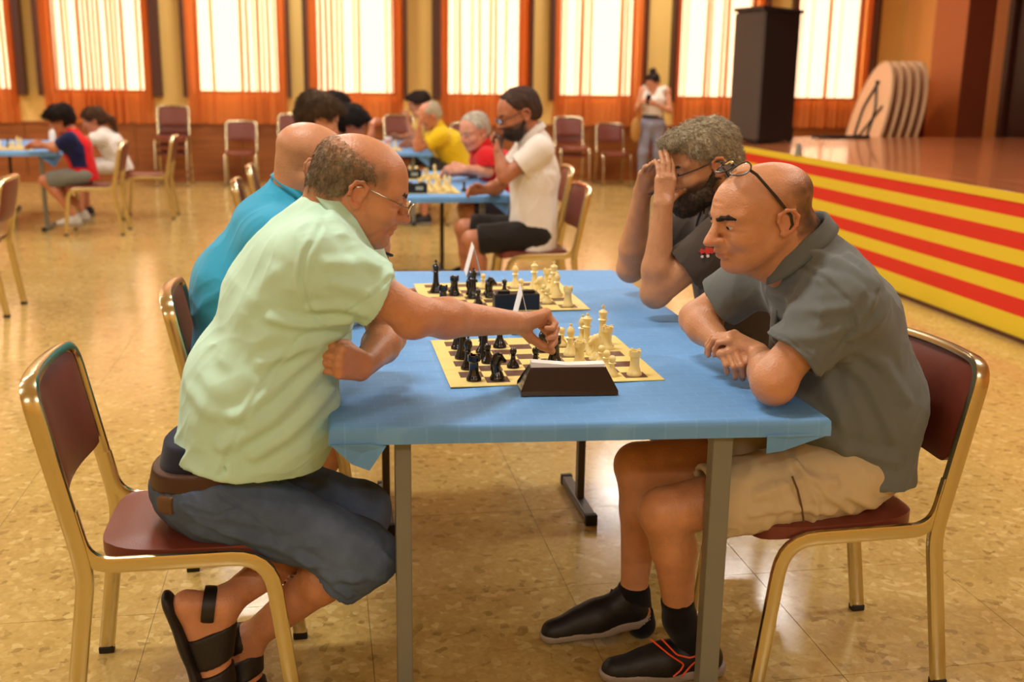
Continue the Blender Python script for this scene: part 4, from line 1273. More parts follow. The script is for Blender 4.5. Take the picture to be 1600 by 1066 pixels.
# ---- the man in pale green leaning over the board -------------------------
def man_green():
    col = (190, 228, 208)
    root = empty('person', (-0.25, 2.52, 0)); tag(root, 'man in pale green polo and denim shorts leaning in to move a chess piece', 'person', GP)
    pel, chest, neck = A3(-0.27, 2.52, 0.565), A3(-0.10, 2.50, 0.98), A3(0.025, 2.50, 1.15)
    sR, eR, wR = A3(-0.005, 2.325, 1.115), P(648, 494, 2.36), P(812, 505, 2.60)
    sL, eL, wL = A3(0.075, 2.69, 1.07), P(606, 526, 2.66), P(566, 574, 2.42)
    hR, kR, aR = A3(-0.25, 2.44, 0.545), P(572, 868, 2.42), P(388, 1000, 2.53)
    hL, kL, aL = A3(-0.26, 2.61, 0.545), P(562, 800, 2.66), P(347, 945, 2.44)
    H = Head(P(560, 303, 2.49), (0.93, 0.04, -0.36), sc=1.0, st=(1.05, 1.02, 0.94), jaw=1.06, nose=1.14)
    pr = torso(pel, chest, neck, (1, 0, 0), (sR, sL), 1.0, 1.05)
    pr += [rc(neck, H.w(-0.03, 0, -0.02), 0.068, 0.066, 0.04), rc(H.w(-0.06, 0, 0.0), neck+A3(-0.03, 0, 0.0), 0.05, 0.06, 0.04), rc(H.w(0.05, 0, -0.075), neck+A3(0.06, 0, 0.0), 0.032, 0.05, 0.04)]
    pr += H.prims()+arm_prims(sR, eR, wR, 1.06)+arm_prims(sL, eL, wL, 1.05)+leg_prims(hR, kR, aR)+leg_prims(hL, kL, aL)
    pr.append(el(eR+A3(-0.01, 0, -0.02), np.eye(3), (0.035, 0.03, 0.03), 0.02))
    # right hand gripping a piece from above
    hr, bR = hand(wR, P(880, 500, 2.66)-wR+A3(0, 0.03, 0.012), (0.0, 0.9, -0.55), 1, [(62, 50, 20), (66, 58, 30), (70, 70, 40), (72, 78, 45)],
                  thumb=[(0.016, 0.016, -0.010), (0.042, 0.030, -0.034), (0.066, 0.030, -0.062), (0.080, 0.022, -0.084)], sc=1.02)
    # left fist resting at the table edge
    dL = P(518, 562, 2.335)-wL
    hl, bL = hand(wL, dL, (-0.1, -0.15, 1.0), -1, [(72, 88, 50), (74, 92, 52), (76, 92, 52), (78, 90, 50)],
                  thumb=[(0.016, 0.020, -0.004), (0.052, 0.037, -0.016), (0.090, 0.034, -0.026), (0.122, 0.034, -0.030)], sc=1.06)
    pr += hr+hl
    # feet up on the toes under the chair
    hlL, bl_L, toL = P(292, 945, 2.43), P(338, 1062, 2.42), P(352, 1095, 2.42)
    hlR, bl_R, toR = P(352, 1002, 2.54), P(388, 1075, 2.50), P(400, 1100, 2.50)
    for an, he, ba, to in ((aL, hlL, bl_L, toL), (aR, hlR, bl_R, toR)):
        pr += [rc(an, he, 0.034, 0.030, 0.025), rc(he, ba, 0.029, 0.034, 0.025), rc(an, ba, 0.034, 0.028, 0.03), rc(ba, to, 0.030, 0.018, 0.02, n=(0, 1, 0), s=1.3)]
    h0, h1 = H.box()
    def tint(q, blend):
        # cropped grey hair round the sides and the back, thinning above
        top = 0.086-0.25*np.maximum(0, q[:,0]+0.0)
        m = np.clip((top-q[:,2]+0.014)/0.03, 0, 1)*np.clip((0.052-q[:,0])/0.02, 0, 1)*np.clip((q[:,2]+0.055+0.35*np.maximum(0, q[:,0]+0.02)*1.6)/0.02, 0, 1)
        m *= np.clip((np.where(q[:,0] > -0.035, q[:,2]-0.032, 1.0))/0.012+0.5, 0, 1)
        m = m*(0.82+0.3*vnoise(q*70))
        blend(m, (112, 90, 68), 0.80)
        st = np.clip((q[:,0]-0.01)/0.03, 0, 1)*np.clip((-0.02-q[:,2])/0.02, 0, 1); blend(st, (150, 108, 84), 0.35)
    flesh(root, pr, 0.008, [(h0, h1, 0.003), (bR[0], bR[1], 0.0026), (bL[0], bL[1], 0.0026)], (196, 136, 98), H, tint, lines=[
        ([(0.104, -0.022, -0.022), (0.092, -0.036, -0.044), (0.082, -0.040, -0.062)], -0.0022, 0.005), ([(0.08, -0.05, 0.02), (0.066, -0.056, 0.016), (0.05, -0.062, 0.02)], -0.0012, 0.003), ([(0.07, -0.05, -0.06), (0.05, -0.055, -0.085)], -0.002, 0.006), ([(0.082, -0.03, 0.004), (0.07, -0.045, 0.0)], -0.0016, 0.004)])
    # clipped grey hair
    hp = [H.E((-0.013, 0, 0.055), (0.098, 0.077, 0.082), inf=0.0032), H.E((-0.05, 0, -0.005), (0.060, 0.064, 0.06), 0.03, inf=0.002)]
    up = H.M[:, 2]; fw = H.M[:, 0]
    hp += [cutp(H.w(-0.03, 0, 0.104), up*0.9+fw*0.36, 0.03), cutp(H.w(0.036, 0, 0.05), fw*0.9+up*0.2, 0.03), cutp(H.w(-0.05, 0, -0.052), -up, 0.01)]
    for y in (1, -1): hp.append(H.E((0.022, y*0.085, -0.012), (0.056, 0.035, 0.052), 0.012, 's'))
    hair_shell(root, H, hp, (92, 76, 58), 0.0035, 0.0022, 120, col2=(146, 130, 106), hairs=(9000, 0.014, 0.00035, (0, 0, 0), 0.30), fade=lambda q: (np.clip((q[:,2]-0.055+0.35*np.maximum(0, q[:,0]+0.01))/0.05, 0, 1)*0.7+np.clip((q[:,0]-0.0)/0.05, 0, 1)*0.5, (190, 134, 98)))
    eyes(root, H); brows(root, H, (70, 56, 44))
    glasses(root, H, dz=-0.004, dx=0.004, mat='spec_metal')
    m = MB().lathe([(0, 0), (0.0035, 0), (0.0035, 0.003), (0, 0.003)], 10, tuple(H.w(-0.026, -0.094, -0.006))); m.wbuild('earring', 'spec_metal', root)
    # ---- polo shirt
    lat = A3(0, 1, 0)
    ax = nrm(chest-pel)
    cR = sR+(eR-sR)*0.60; cL = sL+(eL-sL)*0.62
    sp = [rc(A3(-0.205, 2.51, 0.60), A3(-0.155, 2.505, 0.78), 0.160, 0.166, 0.06, n=lat, s=1.16), rc(A3(-0.155, 2.505, 0.78), A3(-0.075, 2.50, 0.985), 0.158, 0.138, 0.06, n=lat, s=1.20),
          rc(A3(-0.075, 2.50, 0.985), A3(-0.015, 2.50, 1.085), 0.142, 0.095, 0.06, n=lat, s=1.3),
          rc(A3(-0.03, 2.375, 1.085), A3(0.02, 2.645, 1.07), 0.078, 0.078, 0.09), rc(A3(-0.045, 2.5, 1.085), A3(0.015, 2.5, 1.165), 0.105, 0.084, 0.08, n=lat, s=1.12),
          el(A3(-0.12, 2.5, 0.72), frame((1, 0, 0.3), ax), (0.135, 0.17, 0.16), 0.05)]
    sp += [tubecut(sR+A3(-0.01, 0.012, 0), cR, 0.070, 0.076, 0.075, nb=nrm(eR-sR)+A3(0.1, 0, 0.12), lip=0.010), tubecut(sL, cL, 0.072, 0.072, 0.06, lip=0.010)]
    sp += [cutp(A3(-0.2, 2.5, 0.622), (-0.10, 0, -1), 0.004, A3(-0.18, 2.5, 0.50), 0.42), rc(A3(-0.228, 2.26, 0.60), A3(-0.222, 2.35, 0.668), 0.016, 0.003, 0.004, op='s'),
           rc(P(548, 335, 2.5), P(620, 280, 2.5), 0.074, 0.085, 0.008, op='s')]
    Q = lambda *pp: [P(a, b, 2.36) for a, b in pp]
    LN = [(Q((500, 352), (478, 385), (471, 425), (480, 465), (505, 500)), -0.004, 0.006), (Q((545, 495), (480, 500), (425, 490)), 0.008, 0.012), (Q((545, 520), (480, 535), (410, 560)), 0.007, 0.013), (Q((500, 545), (440, 590), (370, 640)), 0.006, 0.014),
          (Q((500, 575), (430, 640), (350, 690)), 0.007, 0.016), (Q((515, 620), (450, 670), (400, 700)), 0.006, 0.015), (Q((470, 520), (428, 568), (395, 620), (345, 735)), -0.003, 0.006), (Q((430, 420), (380, 480), (350, 560)), 0.004, 0.016),
          (Q((520, 430), (570, 445)), 0.004, 0.012), (Q((510, 400), (560, 400), (610, 420)), 0.004, 0.012), (Q((490, 470), (530, 470), (565, 480)), 0.005, 0.011), (Q((300, 620), (330, 640), (400, 640)), 0.004, 0.016), (Q((520, 340), (560, 385), (585, 410)), 0.004, 0.010), (Q((330, 600), (300, 690)), 0.003, 0.02), (Q((606, 424), (585, 445), (556, 466), (530, 480)), -0.0022, 0.0032)]
    def ex(V, F):
        V = folds(V, F, 0.006, (0.75, 0.1, 0.6), 8, 0.2, 4.0)
        return creases(V, F, LN, below=2.56)
    cloth_part(root, 'polo_shirt', sp, col, 0.0046, amp=0.003, along=(0.8, 0.1, 0.5), freq=15, seed=2.0, extra=ex)
    # sleeve hem bands
    collar(root, (184, 222, 202), P(540, 345, 2.5)+A3(-0.004, 0, -0.006), (0.68, 0, 0.73), (0.73, 0, -0.68), 0.094, 0.082, hgt=0.034)
    placket(root, (182, 220, 200), [A3(0.075, 2.49, 1.075), A3(0.095, 2.49, 1.02), A3(0.085, 2.49, 0.95)], 0.015, (0, 1, 0))
    # ---- denim shorts
    jn = [el(A3(-0.275, 2.525, 0.555), frame((1, 0, 0.1), (-0.1, 0, 1)), (0.135, 0.172, 0.088), 0.04), rc(A3(-0.275, 2.525, 0.55), A3(-0.255, 2.52, 0.60), 0.132, 0.128, 0.03, n=lat, s=1.25)]
    for hh, k, a, r0 in ((hR, kR, aR, 0.098), (hL, kL, aL, 0.098)):
        jn += [rc(hh, k, r0, 0.074, 0.04), tubecut(k, k+(a-k)*0.24, 0.074, 0.078, 0.03, lip=0.009)]
    jn += [cutp(A3(-0.275, 2.52, 0.600), (-0.2, 0, 1), 0.004, A3(-0.27, 2.52, 0.66), 0.24)]
    JL = [(Q((345, 770), (400, 800), (440, 850)), -0.003, 0.006), (Q((290, 790), (340, 800), (370, 790)), -0.003, 0.005), (Q((480, 800), (540, 830), (590, 850)), 0.004, 0.014), (Q((470, 870), (520, 905), (560, 900)), 0.006, 0.012), (Q((500, 900), (545, 935)), 0.005, 0.010), (Q((350, 830), (430, 850), (480, 880)), 0.005, 0.014), (Q((380, 760), (450, 770), (500, 790)), 0.004, 0.014), (Q((300, 830), (360, 850)), 0.004, 0.012)]
    def jx(V, F): return creases(folds(V, F, 0.005, (0.2, 0.9, -0.3), 12, 0.3, 8.0), F, JL, below=2.5)
    def jg(V, C):
        n = np.clip(0.5+0.6*vnoise(V*11), 0, 1)[:, None]; return C*(0.8+0.5*n)
    js = cloth_part(root, 'denim_shorts', jn, (84, 100, 128), 0.005, mat='denim', amp=0.004, along=(0.9, 0, -0.4), freq=16, seed=5.0, extra=jx, grad=jg)
    ring = lambda c, rx, ry, tilt, n=44: [A3(c[0]+rx*math.cos(a), c[1]+ry*math.sin(a), c[2]+rx*math.cos(a)*tilt) for a in np.linspace(0, 2*math.pi, n, endpoint=False)]
    wb = [rc(A3(-0.278, 2.525, 0.54), A3(-0.248, 2.52, 0.70), 0.134, 0.128, 0.03, n=lat, s=1.25)]
    for nm, z0, z1, inf, mat_, cc in (('belt', 0.594, 0.634, 0.008, 'leather', (70, 44, 30)), ('underwear_band', 0.628, 0.69, -0.008, 'cloth', (30, 34, 54))):
        V, F = sculpt(wb+[cutp(A3(-0.27, 2.52, z1), (-0.2, 0, 1), 0.004), cutp(A3(-0.27, 2.52, z0), (0.2, 0, -1), 0.004)], 0.005, inf=inf)
        wobj(nm, V, F, mat_, root, colors=np.tile(L3(cc), (len(V), 1)))
    pc, tg = P(268, 775, 2.40), nrm(A3(0.7, -0.7, 0.0))
    V, F = sculpt(jn[:2]+[cutp(A3(-0.27, 2.52, 0.592), (-0.2, 0, 1), 0.004), cutp(A3(-0.27, 2.52, 0.552), (0.2, 0, -1), 0.004), cutp(pc+tg*0.024, tg, 0.003), cutp(pc-tg*0.024, -tg, 0.003), cutp(A3(-0.27, 2.47, 0.5), (0.3, 1, 0), 0.003)], 0.004, inf=0.009)
    wobj('leather_patch', V, F, 'leather', js, colors=np.tile(L3((98, 70, 42)), (len(V), 1)))
    # ---- sandals
    for an, he, ba, to in ((aL, hlL, bl_L, toL), (aR, hlR, bl_R, toR)):
        f = nrm(to-he); s_dir = nrm(np.cross(f, (0, 1, 0)));
        if s_dir[0] > 0: s_dir = -s_dir
        off = s_dir*0.036
        ps = [rc(he+off-f*0.012, (he+ba)/2+off, 0.038, 0.034, 0.02, n=s_dir, s=0.42), rc((he+ba)/2+off, ba+off, 0.034, 0.046, 0.02, n=s_dir, s=0.36), rc(ba+off, to+off+f*0.02, 0.046, 0.036, 0.02, n=s_dir, s=0.34)]
        V, F = sculpt(ps, 0.005); so = wobj('sandal', V, F, 'leather', root, colors=np.tile(L3((26, 22, 20)), (len(V), 1)))
        fp = [rc(he, ba, 0.029, 0.034, 0.025), rc(an, ba, 0.034, 0.028, 0.03), rc(ba, to, 0.030, 0.018, 0.02, n=(0, 1, 0), s=1.3)]
        for t0, t1 in ((0.30, 0.60), (0.66, 0.98)):
            V, F = sculpt(fp+[cutp(he+(to-he)*t0, -f, 0.003), cutp(he+(to-he)*t1, f, 0.003), cutp(an+f*0.035-s_dir*0.0, -f*0.8-s_dir*0.6, 0.004)], 0.0045, inf=0.006)
            if len(V): wobj('upper_band', V, F, 'leather', so, colors=np.tile(L3((30, 25, 22)), (len(V), 1)))
        for t, rr, w in ((0.12, 0.046, 0.022),):
            c = he+(to-he)*t; n1 = nrm(np.cross(f, s_dir))
            if t < 0.3: c = he*0.35+an*0.65; ff = nrm(he-an); n2 = nrm(np.cross(ff, n1)); rr = 0.044
            else: n2 = s_dir
            m = MB().tube([c+n1*rr*math.cos(a)+n2*rr*0.92*math.sin(a) for a in np.linspace(0, 2*math.pi, 28, endpoint=False)], 0.004, 8, closed=True, r2=w*0.7, side=n1)
            m.wbuild('strap', 'speaker_black', so)
man_green()

# ---- the bald man in grey across the board --------------------------------
def man_grey():
    root = empty('person', (1.25, 2.47, 0)); tag(root, 'bald man in grey shirt and beige shorts with arms folded on the table', 'person', GP)
    pel, chest, neck = A3(1.31, 2.47, 0.54), A3(1.285, 2.47, 0.88), A3(1.15, 2.47, 1.075)
    sL, eL, wL = A3(1.175, 2.29, 1.01), P(1208, 592, 2.30), P(1186, 556, 2.50)
    sR, eR, wR = A3(1.15, 2.66, 1.02), P(1088, 498, 2.78), P(1132, 545, 2.60)
    hL, kL, aL = A3(1.26, 2.38, 0.545), P(1035, 800, 2.37), P(1062, 968, 2.42)
    hR, kR, aR = A3(1.26, 2.57, 0.545), P(995, 727, 2.60), P(990, 925, 2.63)
    H = Head(P(1190, 345, 2.44), (-0.95, -0.16, -0.20), sc=1.05, st=(1.20, 1.02, 0.92), jaw=0.98, nose=1.16)
    pr = torso(pel, chest, neck, (-1, 0, 0), (sR, sL), 1.0, 1.08)
    pr += [rc(neck, H.w(-0.02, 0, -0.03), 0.070, 0.066, 0.04), rc(neck+A3(0.03, 0, 0.0), H.w(-0.06, 0, 0.0), 0.06, 0.052, 0.04), rc(H.w(0.05, 0, -0.078), neck+A3(-0.05, 0, -0.02), 0.034, 0.05, 0.04)]
    pr += H.prims()+arm_prims(sL, eL, wL, 1.12)+arm_prims(sR, eR, wR, 1.08)+leg_prims(hL, kL, aL, 1.02)+leg_prims(hR, kR, aR, 1.02)
    pr += [el(eL+A3(0.0, -0.01, -0.012), np.eye(3), (0.046, 0.046, 0.046), 0.03)]
    # right hand: fist down on the table; left hand clasped over its wrist
    hr, bR = hand(wR, P(1152, 562, 2.45)-wR+A3(0, 0, 0.01), (0.9, 0.1, 0.25), 1, [(48, 62, 30), (50, 66, 32), (52, 66, 34), (54, 66, 34)], sc=0.98,
                  thumb=[(0.016, 0.018, -0.006), (0.044, 0.034, -0.016), (0.070, 0.032, -0.034), (0.086, 0.022, -0.048)])
    hl, bL = hand(wL+A3(0, 0, 0.01), P(1130, 528, 2.56)-wL, (0.1, 0.9, 0.25), -1, [(30, 40, 24), (32, 44, 26), (34, 46, 26), (36, 46, 26)], sc=0.96)
    pr += hr+hl
    for an, he in ((aL, P(1085, 1020, 2.42)), (aR, P(1000, 968, 2.63))):
        pr += [rc(an, he, 0.036, 0.034, 0.02)]
    h0, h1 = H.box()
    def tint(q, blend):
        m = np.clip((0.100-0.1*np.maximum(q[:,0], -0.05)*1.0-q[:,2])/0.035, 0, 1)*np.clip((0.012-q[:,0])/0.03, 0, 1)*np.clip((q[:,2]+0.06)/0.02, 0, 1)
        dk = np.clip((-0.015-q[:,0])/0.06, 0, 1)
        m *= np.clip((np.where(q[:,0] > -0.04, q[:,2]-0.034, 1.0))/0.012+0.5, 0, 1)
        m = m*(0.85+0.3*vnoise(q*80)); blend(m, (112, 82, 54), 0.45); blend(m*dk, (44, 31, 24), 0.92)
        st = np.clip((q[:,0]-0.005)/0.03, 0, 1)*np.clip((-0.03-q[:,2])/0.02, 0, 1); blend(st, (140, 98, 70), 0.25)
    flesh(root, pr, 0.008, [(h0, h1, 0.003), (np.minimum(bR[0], bL[0]), np.maximum(bR[1], bL[1]), 0.0026)], (196, 138, 98), H, tint, lines=[
        ([(0.104, 0.022, -0.022), (0.092, 0.036, -0.044), (0.084, 0.040, -0.060)], -0.002, 0.005), ([(0.082, 0.03, 0.004), (0.07, 0.045, 0.0)], -0.0014, 0.004), ([(0.094, -0.02, 0.075), (0.09, 0.0, 0.076), (0.09, 0.03, 0.073)], -0.0008, 0.004)])
    eyes(root, H, (1, 0, -0.45)); brows(root, H, (34, 24, 20), 0.0058)
    # spectacles pushed up on the crown
    Mg = H.M; a = R(62); ca, sa = math.cos(a), math.sin(a)
    def up_spot(x, y, z):
        # rotate the worn position upwards about the ear line
        x2, z2 = x-0.0, z-0.01
        k = 1.0
        return H.w((x2*ca-z2*sa)*0.98-0.004, y*1.02, 0.012+(x2*sa+z2*ca)*1.20)
    glasses(root, H, dz=0.004, dx=0.014, mat='spec_dark', rim=0.0020, temple=1.9, lens_r=(0.027, 0.019), up_on_head=up_spot)
    # ---- shirt
    col = (104, 110, 110)
    lat = A3(0, 1, 0)
    cL = sL+(eL-sL)*0.70; cR = sR+(eR-sR)*0.66
    sp = [rc(A3(1.335, 2.47, 0.53), A3(1.33, 2.47, 0.72), 0.148, 0.150, 0.06, n=lat, s=1.20), rc(A3(1.33, 2.47, 0.72), A3(1.26, 2.47, 0.92), 0.150, 0.130, 0.06, n=lat, s=1.20),
          rc(A3(1.26, 2.47, 0.92), A3(1.20, 2.47, 1.01), 0.130, 0.092, 0.08, n=lat, s=1.3), rc(A3(1.20, 2.335, 1.005), A3(1.19, 2.62, 1.005), 0.074, 0.074, 0.09),
          rc(A3(1.20, 2.47, 1.01), A3(1.145, 2.47, 1.095), 0.096, 0.082, 0.06, n=lat, s=1.15), el(A3(1.24, 2.47, 0.72), frame((-1, 0, 0), (0, 0, 1)), (0.13, 0.17, 0.16), 0.05)]
    sp += [tubecut(sL+A3(0.01, 0.01, 0), cL, 0.074, 0.080, 0.075, lip=0.010), tubecut(sR, cR, 0.074, 0.076, 0.06, lip=0.010)]
    sp += [cutp(A3(1.33, 2.47, 0.525), (-0.10, 0, -1), 0.004, A3(1.31, 2.47, 0.40), 0.36), rc(A3(1.125, 2.47, 1.105), A3(1.07, 2.47, 1.20), 0.072, 0.084, 0.008, op='s')]
    Q = lambda *pp: [P(a, b, 2.30) for a, b in pp]
    LN = [(Q((1235, 400), (1275, 425), (1305, 465), (1312, 500), (1285, 540)), -0.004, 0.006), (Q((1195, 460), (1240, 440), (1290, 430)), 0.005, 0.012), (Q((1195, 500), (1250, 480), (1300, 470)), 0.006, 0.011), (Q((1210, 520), (1265, 515), (1300, 500)), 0.004, 0.011),
          (Q((1315, 500), (1350, 440), (1345, 410)), 0.006, 0.012), (Q((1312, 520), (1365, 480), (1380, 460)), 0.007, 0.014), (Q((1300, 545), (1350, 590), (1390, 680)), 0.007, 0.016), (Q((1290, 560), (1310, 640), (1330, 740)), 0.006, 0.015), (Q((1320, 540), (1380, 570), (1410, 620)), 0.006, 0.015),
          (Q((1265, 640), (1310, 700), (1400, 720)), 0.006, 0.015), (Q((1250, 690), (1300, 740), (1380, 760)), 0.006, 0.014), (Q((1270, 395), (1320, 410), (1350, 440)), 0.005, 0.010), (Q((1194, 518), (1215, 522), (1245, 545), (1262, 568)), -0.0022, 0.0032)]
    def ex(V, F): return creases(folds(V, F, 0.006, (0.35, 0.15, -0.9), 8, 0.2, 14.0), F, LN, below=2.52)
    cloth_part(root, 'shirt', sp, col, 0.0046, amp=0.003, along=(-0.5, -0.2, -0.8), freq=15, seed=12.0, extra=ex)
    collar(root, (98, 104, 104), A3(1.133, 2.47, 1.104), (-0.45, 0, 0.89), (-0.89, 0, -0.45), 0.092, 0.082, hgt=0.040)
    placket(root, (90, 94, 90), [A3(1.10, 2.47, 1.00), A3(1.09, 2.47, 0.93), A3(1.09, 2.47, 0.84)], 0.016, (0, 1, 0))
    # ---- beige shorts
    jn = [el(A3(1.315, 2.475, 0.545), frame((-1, 0, 0), (0, 0, 1)), (0.140, 0.172, 0.082), 0.04)]
    for hh, k, f in ((hL, kL, 0.74), (hR, kR, 0.60)):
        e = hh+(k-hh)*f; jn += [tubecut(hh, e, 0.102, 0.094, 0.04, nb=nrm(k-hh)+A3(0, 0, -0.12), lip=0.010)]
    jn.append(rc(A3(1.315, 2.475, 0.55), A3(1.32, 2.475, 0.66), 0.128, 0.125, 0.03, n=lat, s=1.2)); jn.append(cutp(A3(1.3, 2.47, 0.64), (0, 0, 1), 0.004))
    JL = [(Q((1180, 770), (1260, 745), (1300, 750)), 0.006, 0.012), (Q((1240, 720), (1290, 770), (1330, 800)), 0.006, 0.010), (Q((1170, 800), (1230, 790), (1300, 800)), 0.005, 0.010), (Q((1250, 730), (1270, 780), (1270, 825)), 0.006, 0.009), (Q((1200, 740), (1215, 790), (1200, 825)), 0.004, 0.010), (Q((1320, 770), (1380, 800)), 0.006, 0.012)]
    def jx(V, F): return creases(folds(V, F, 0.005, (0.15, 0.9, 0.35), 10, 0.3, 3.0), F, JL, below=2.42)
    so = cloth_part(root, 'shorts', jn, (196, 178, 142), 0.0052, amp=0.005, along=(0.3, 0.8, 0.2), freq=16, seed=6.0, extra=jx)
    zp = [P(a, b, 2.275) for a, b in ((1238, 745), (1246, 765), (1252, 790), (1256, 815))]
    MB().tube(zp, 0.0022, 6, r2=0.003, side=(1, 0, 0)).wbuild('pocket_zip', 'leather_tan', so)
    # ---- socks and trainers
    for an, he, topf, nm in ((aL, P(1085, 1025, 2.42), P(1058, 935, 2.41), 'sock'), (aR, P(1002, 975, 2.63), P(985, 935, 2.63), 'sock')):
        V, F = sculpt([rc(topf, an, 0.043, 0.041, 0.02), rc(an, he, 0.041, 0.040, 0.02), cutp(topf, topf-an, 0.004, topf, 0.07)], 0.006)
        wobj(nm, V, F, 'cloth', root, colors=np.tile(L3((18, 17, 18)), (len(V), 1)))
    hz = P(1122, 1052, 2.42); tz = P(932, 1050, 2.42); hz[2] = max(hz[2], 0.002); tz[2] = max(tz[2], 0.002)
    hz[2] = 0.002; tz[2] = 0.006
    ys = -0.047
    lines = [[(0.42, ys-0.004, 0.085), (0.62-0.30, ys-0.002, 0.060), (0.36, ys-0.002, 0.025)], [(0.38, ys-0.004, 0.088), (0.22, ys+0.002, 0.062), (0.02, ys+0.012, 0.085)], [(0.30, ys-0.002, 0.026), (0.16, ys, 0.055), (0.02, ys+0.012, 0.082)]]
    # the piping sits on the camera-side flank of the near shoe
    f = nrm(tz-hz); sgn = 1 if np.cross((0, 0, 1), f)[1] < 0 else -1
    lines = [[(a, sgn*abs(b), c) for a, b, c in ln] for ln in lines]
    so_, _w = shoe(root, hz, tz, w=0.047, h=0.005)
    sv = np.array([v.co for v in so_.data.vertices])+ORG[so_]
    def on_shoe(a, b):      # lay the piping on the flank of the upper
        p = P(a, b, 2.375); d = np.hypot(sv[:, 0]-p[0], sv[:, 2]-p[2]); k = d < 0.010
        p[1] = (sv[k, 1].min() if k.any() else sv[d.argmin(), 1])-0.0008; return p
    for ln in ([(1024, 1012), (1046, 1024), (1068, 1037), (1062, 1046), (1050, 1055)], [(1042, 1012), (1058, 1024), (1078, 1029), (1096, 1024), (1114, 1012)], [(1114, 1014), (1098, 1026), (1080, 1040), (1064, 1056)]):
        MB().tube(arc_path([on_shoe(*q) for q in ln], 0.006, 3), 0.0024, 6).wbuild('piping', 'orange_line', so_)
    hz = P(1010, 988, 2.63); tz = P(842, 1003, 2.63)
    hz[2] = 0.045; tz[2] = 0.004
    shoe(root, hz, tz, up=(0.1, 0, 1), w=0.047, h=0.005)
man_grey()

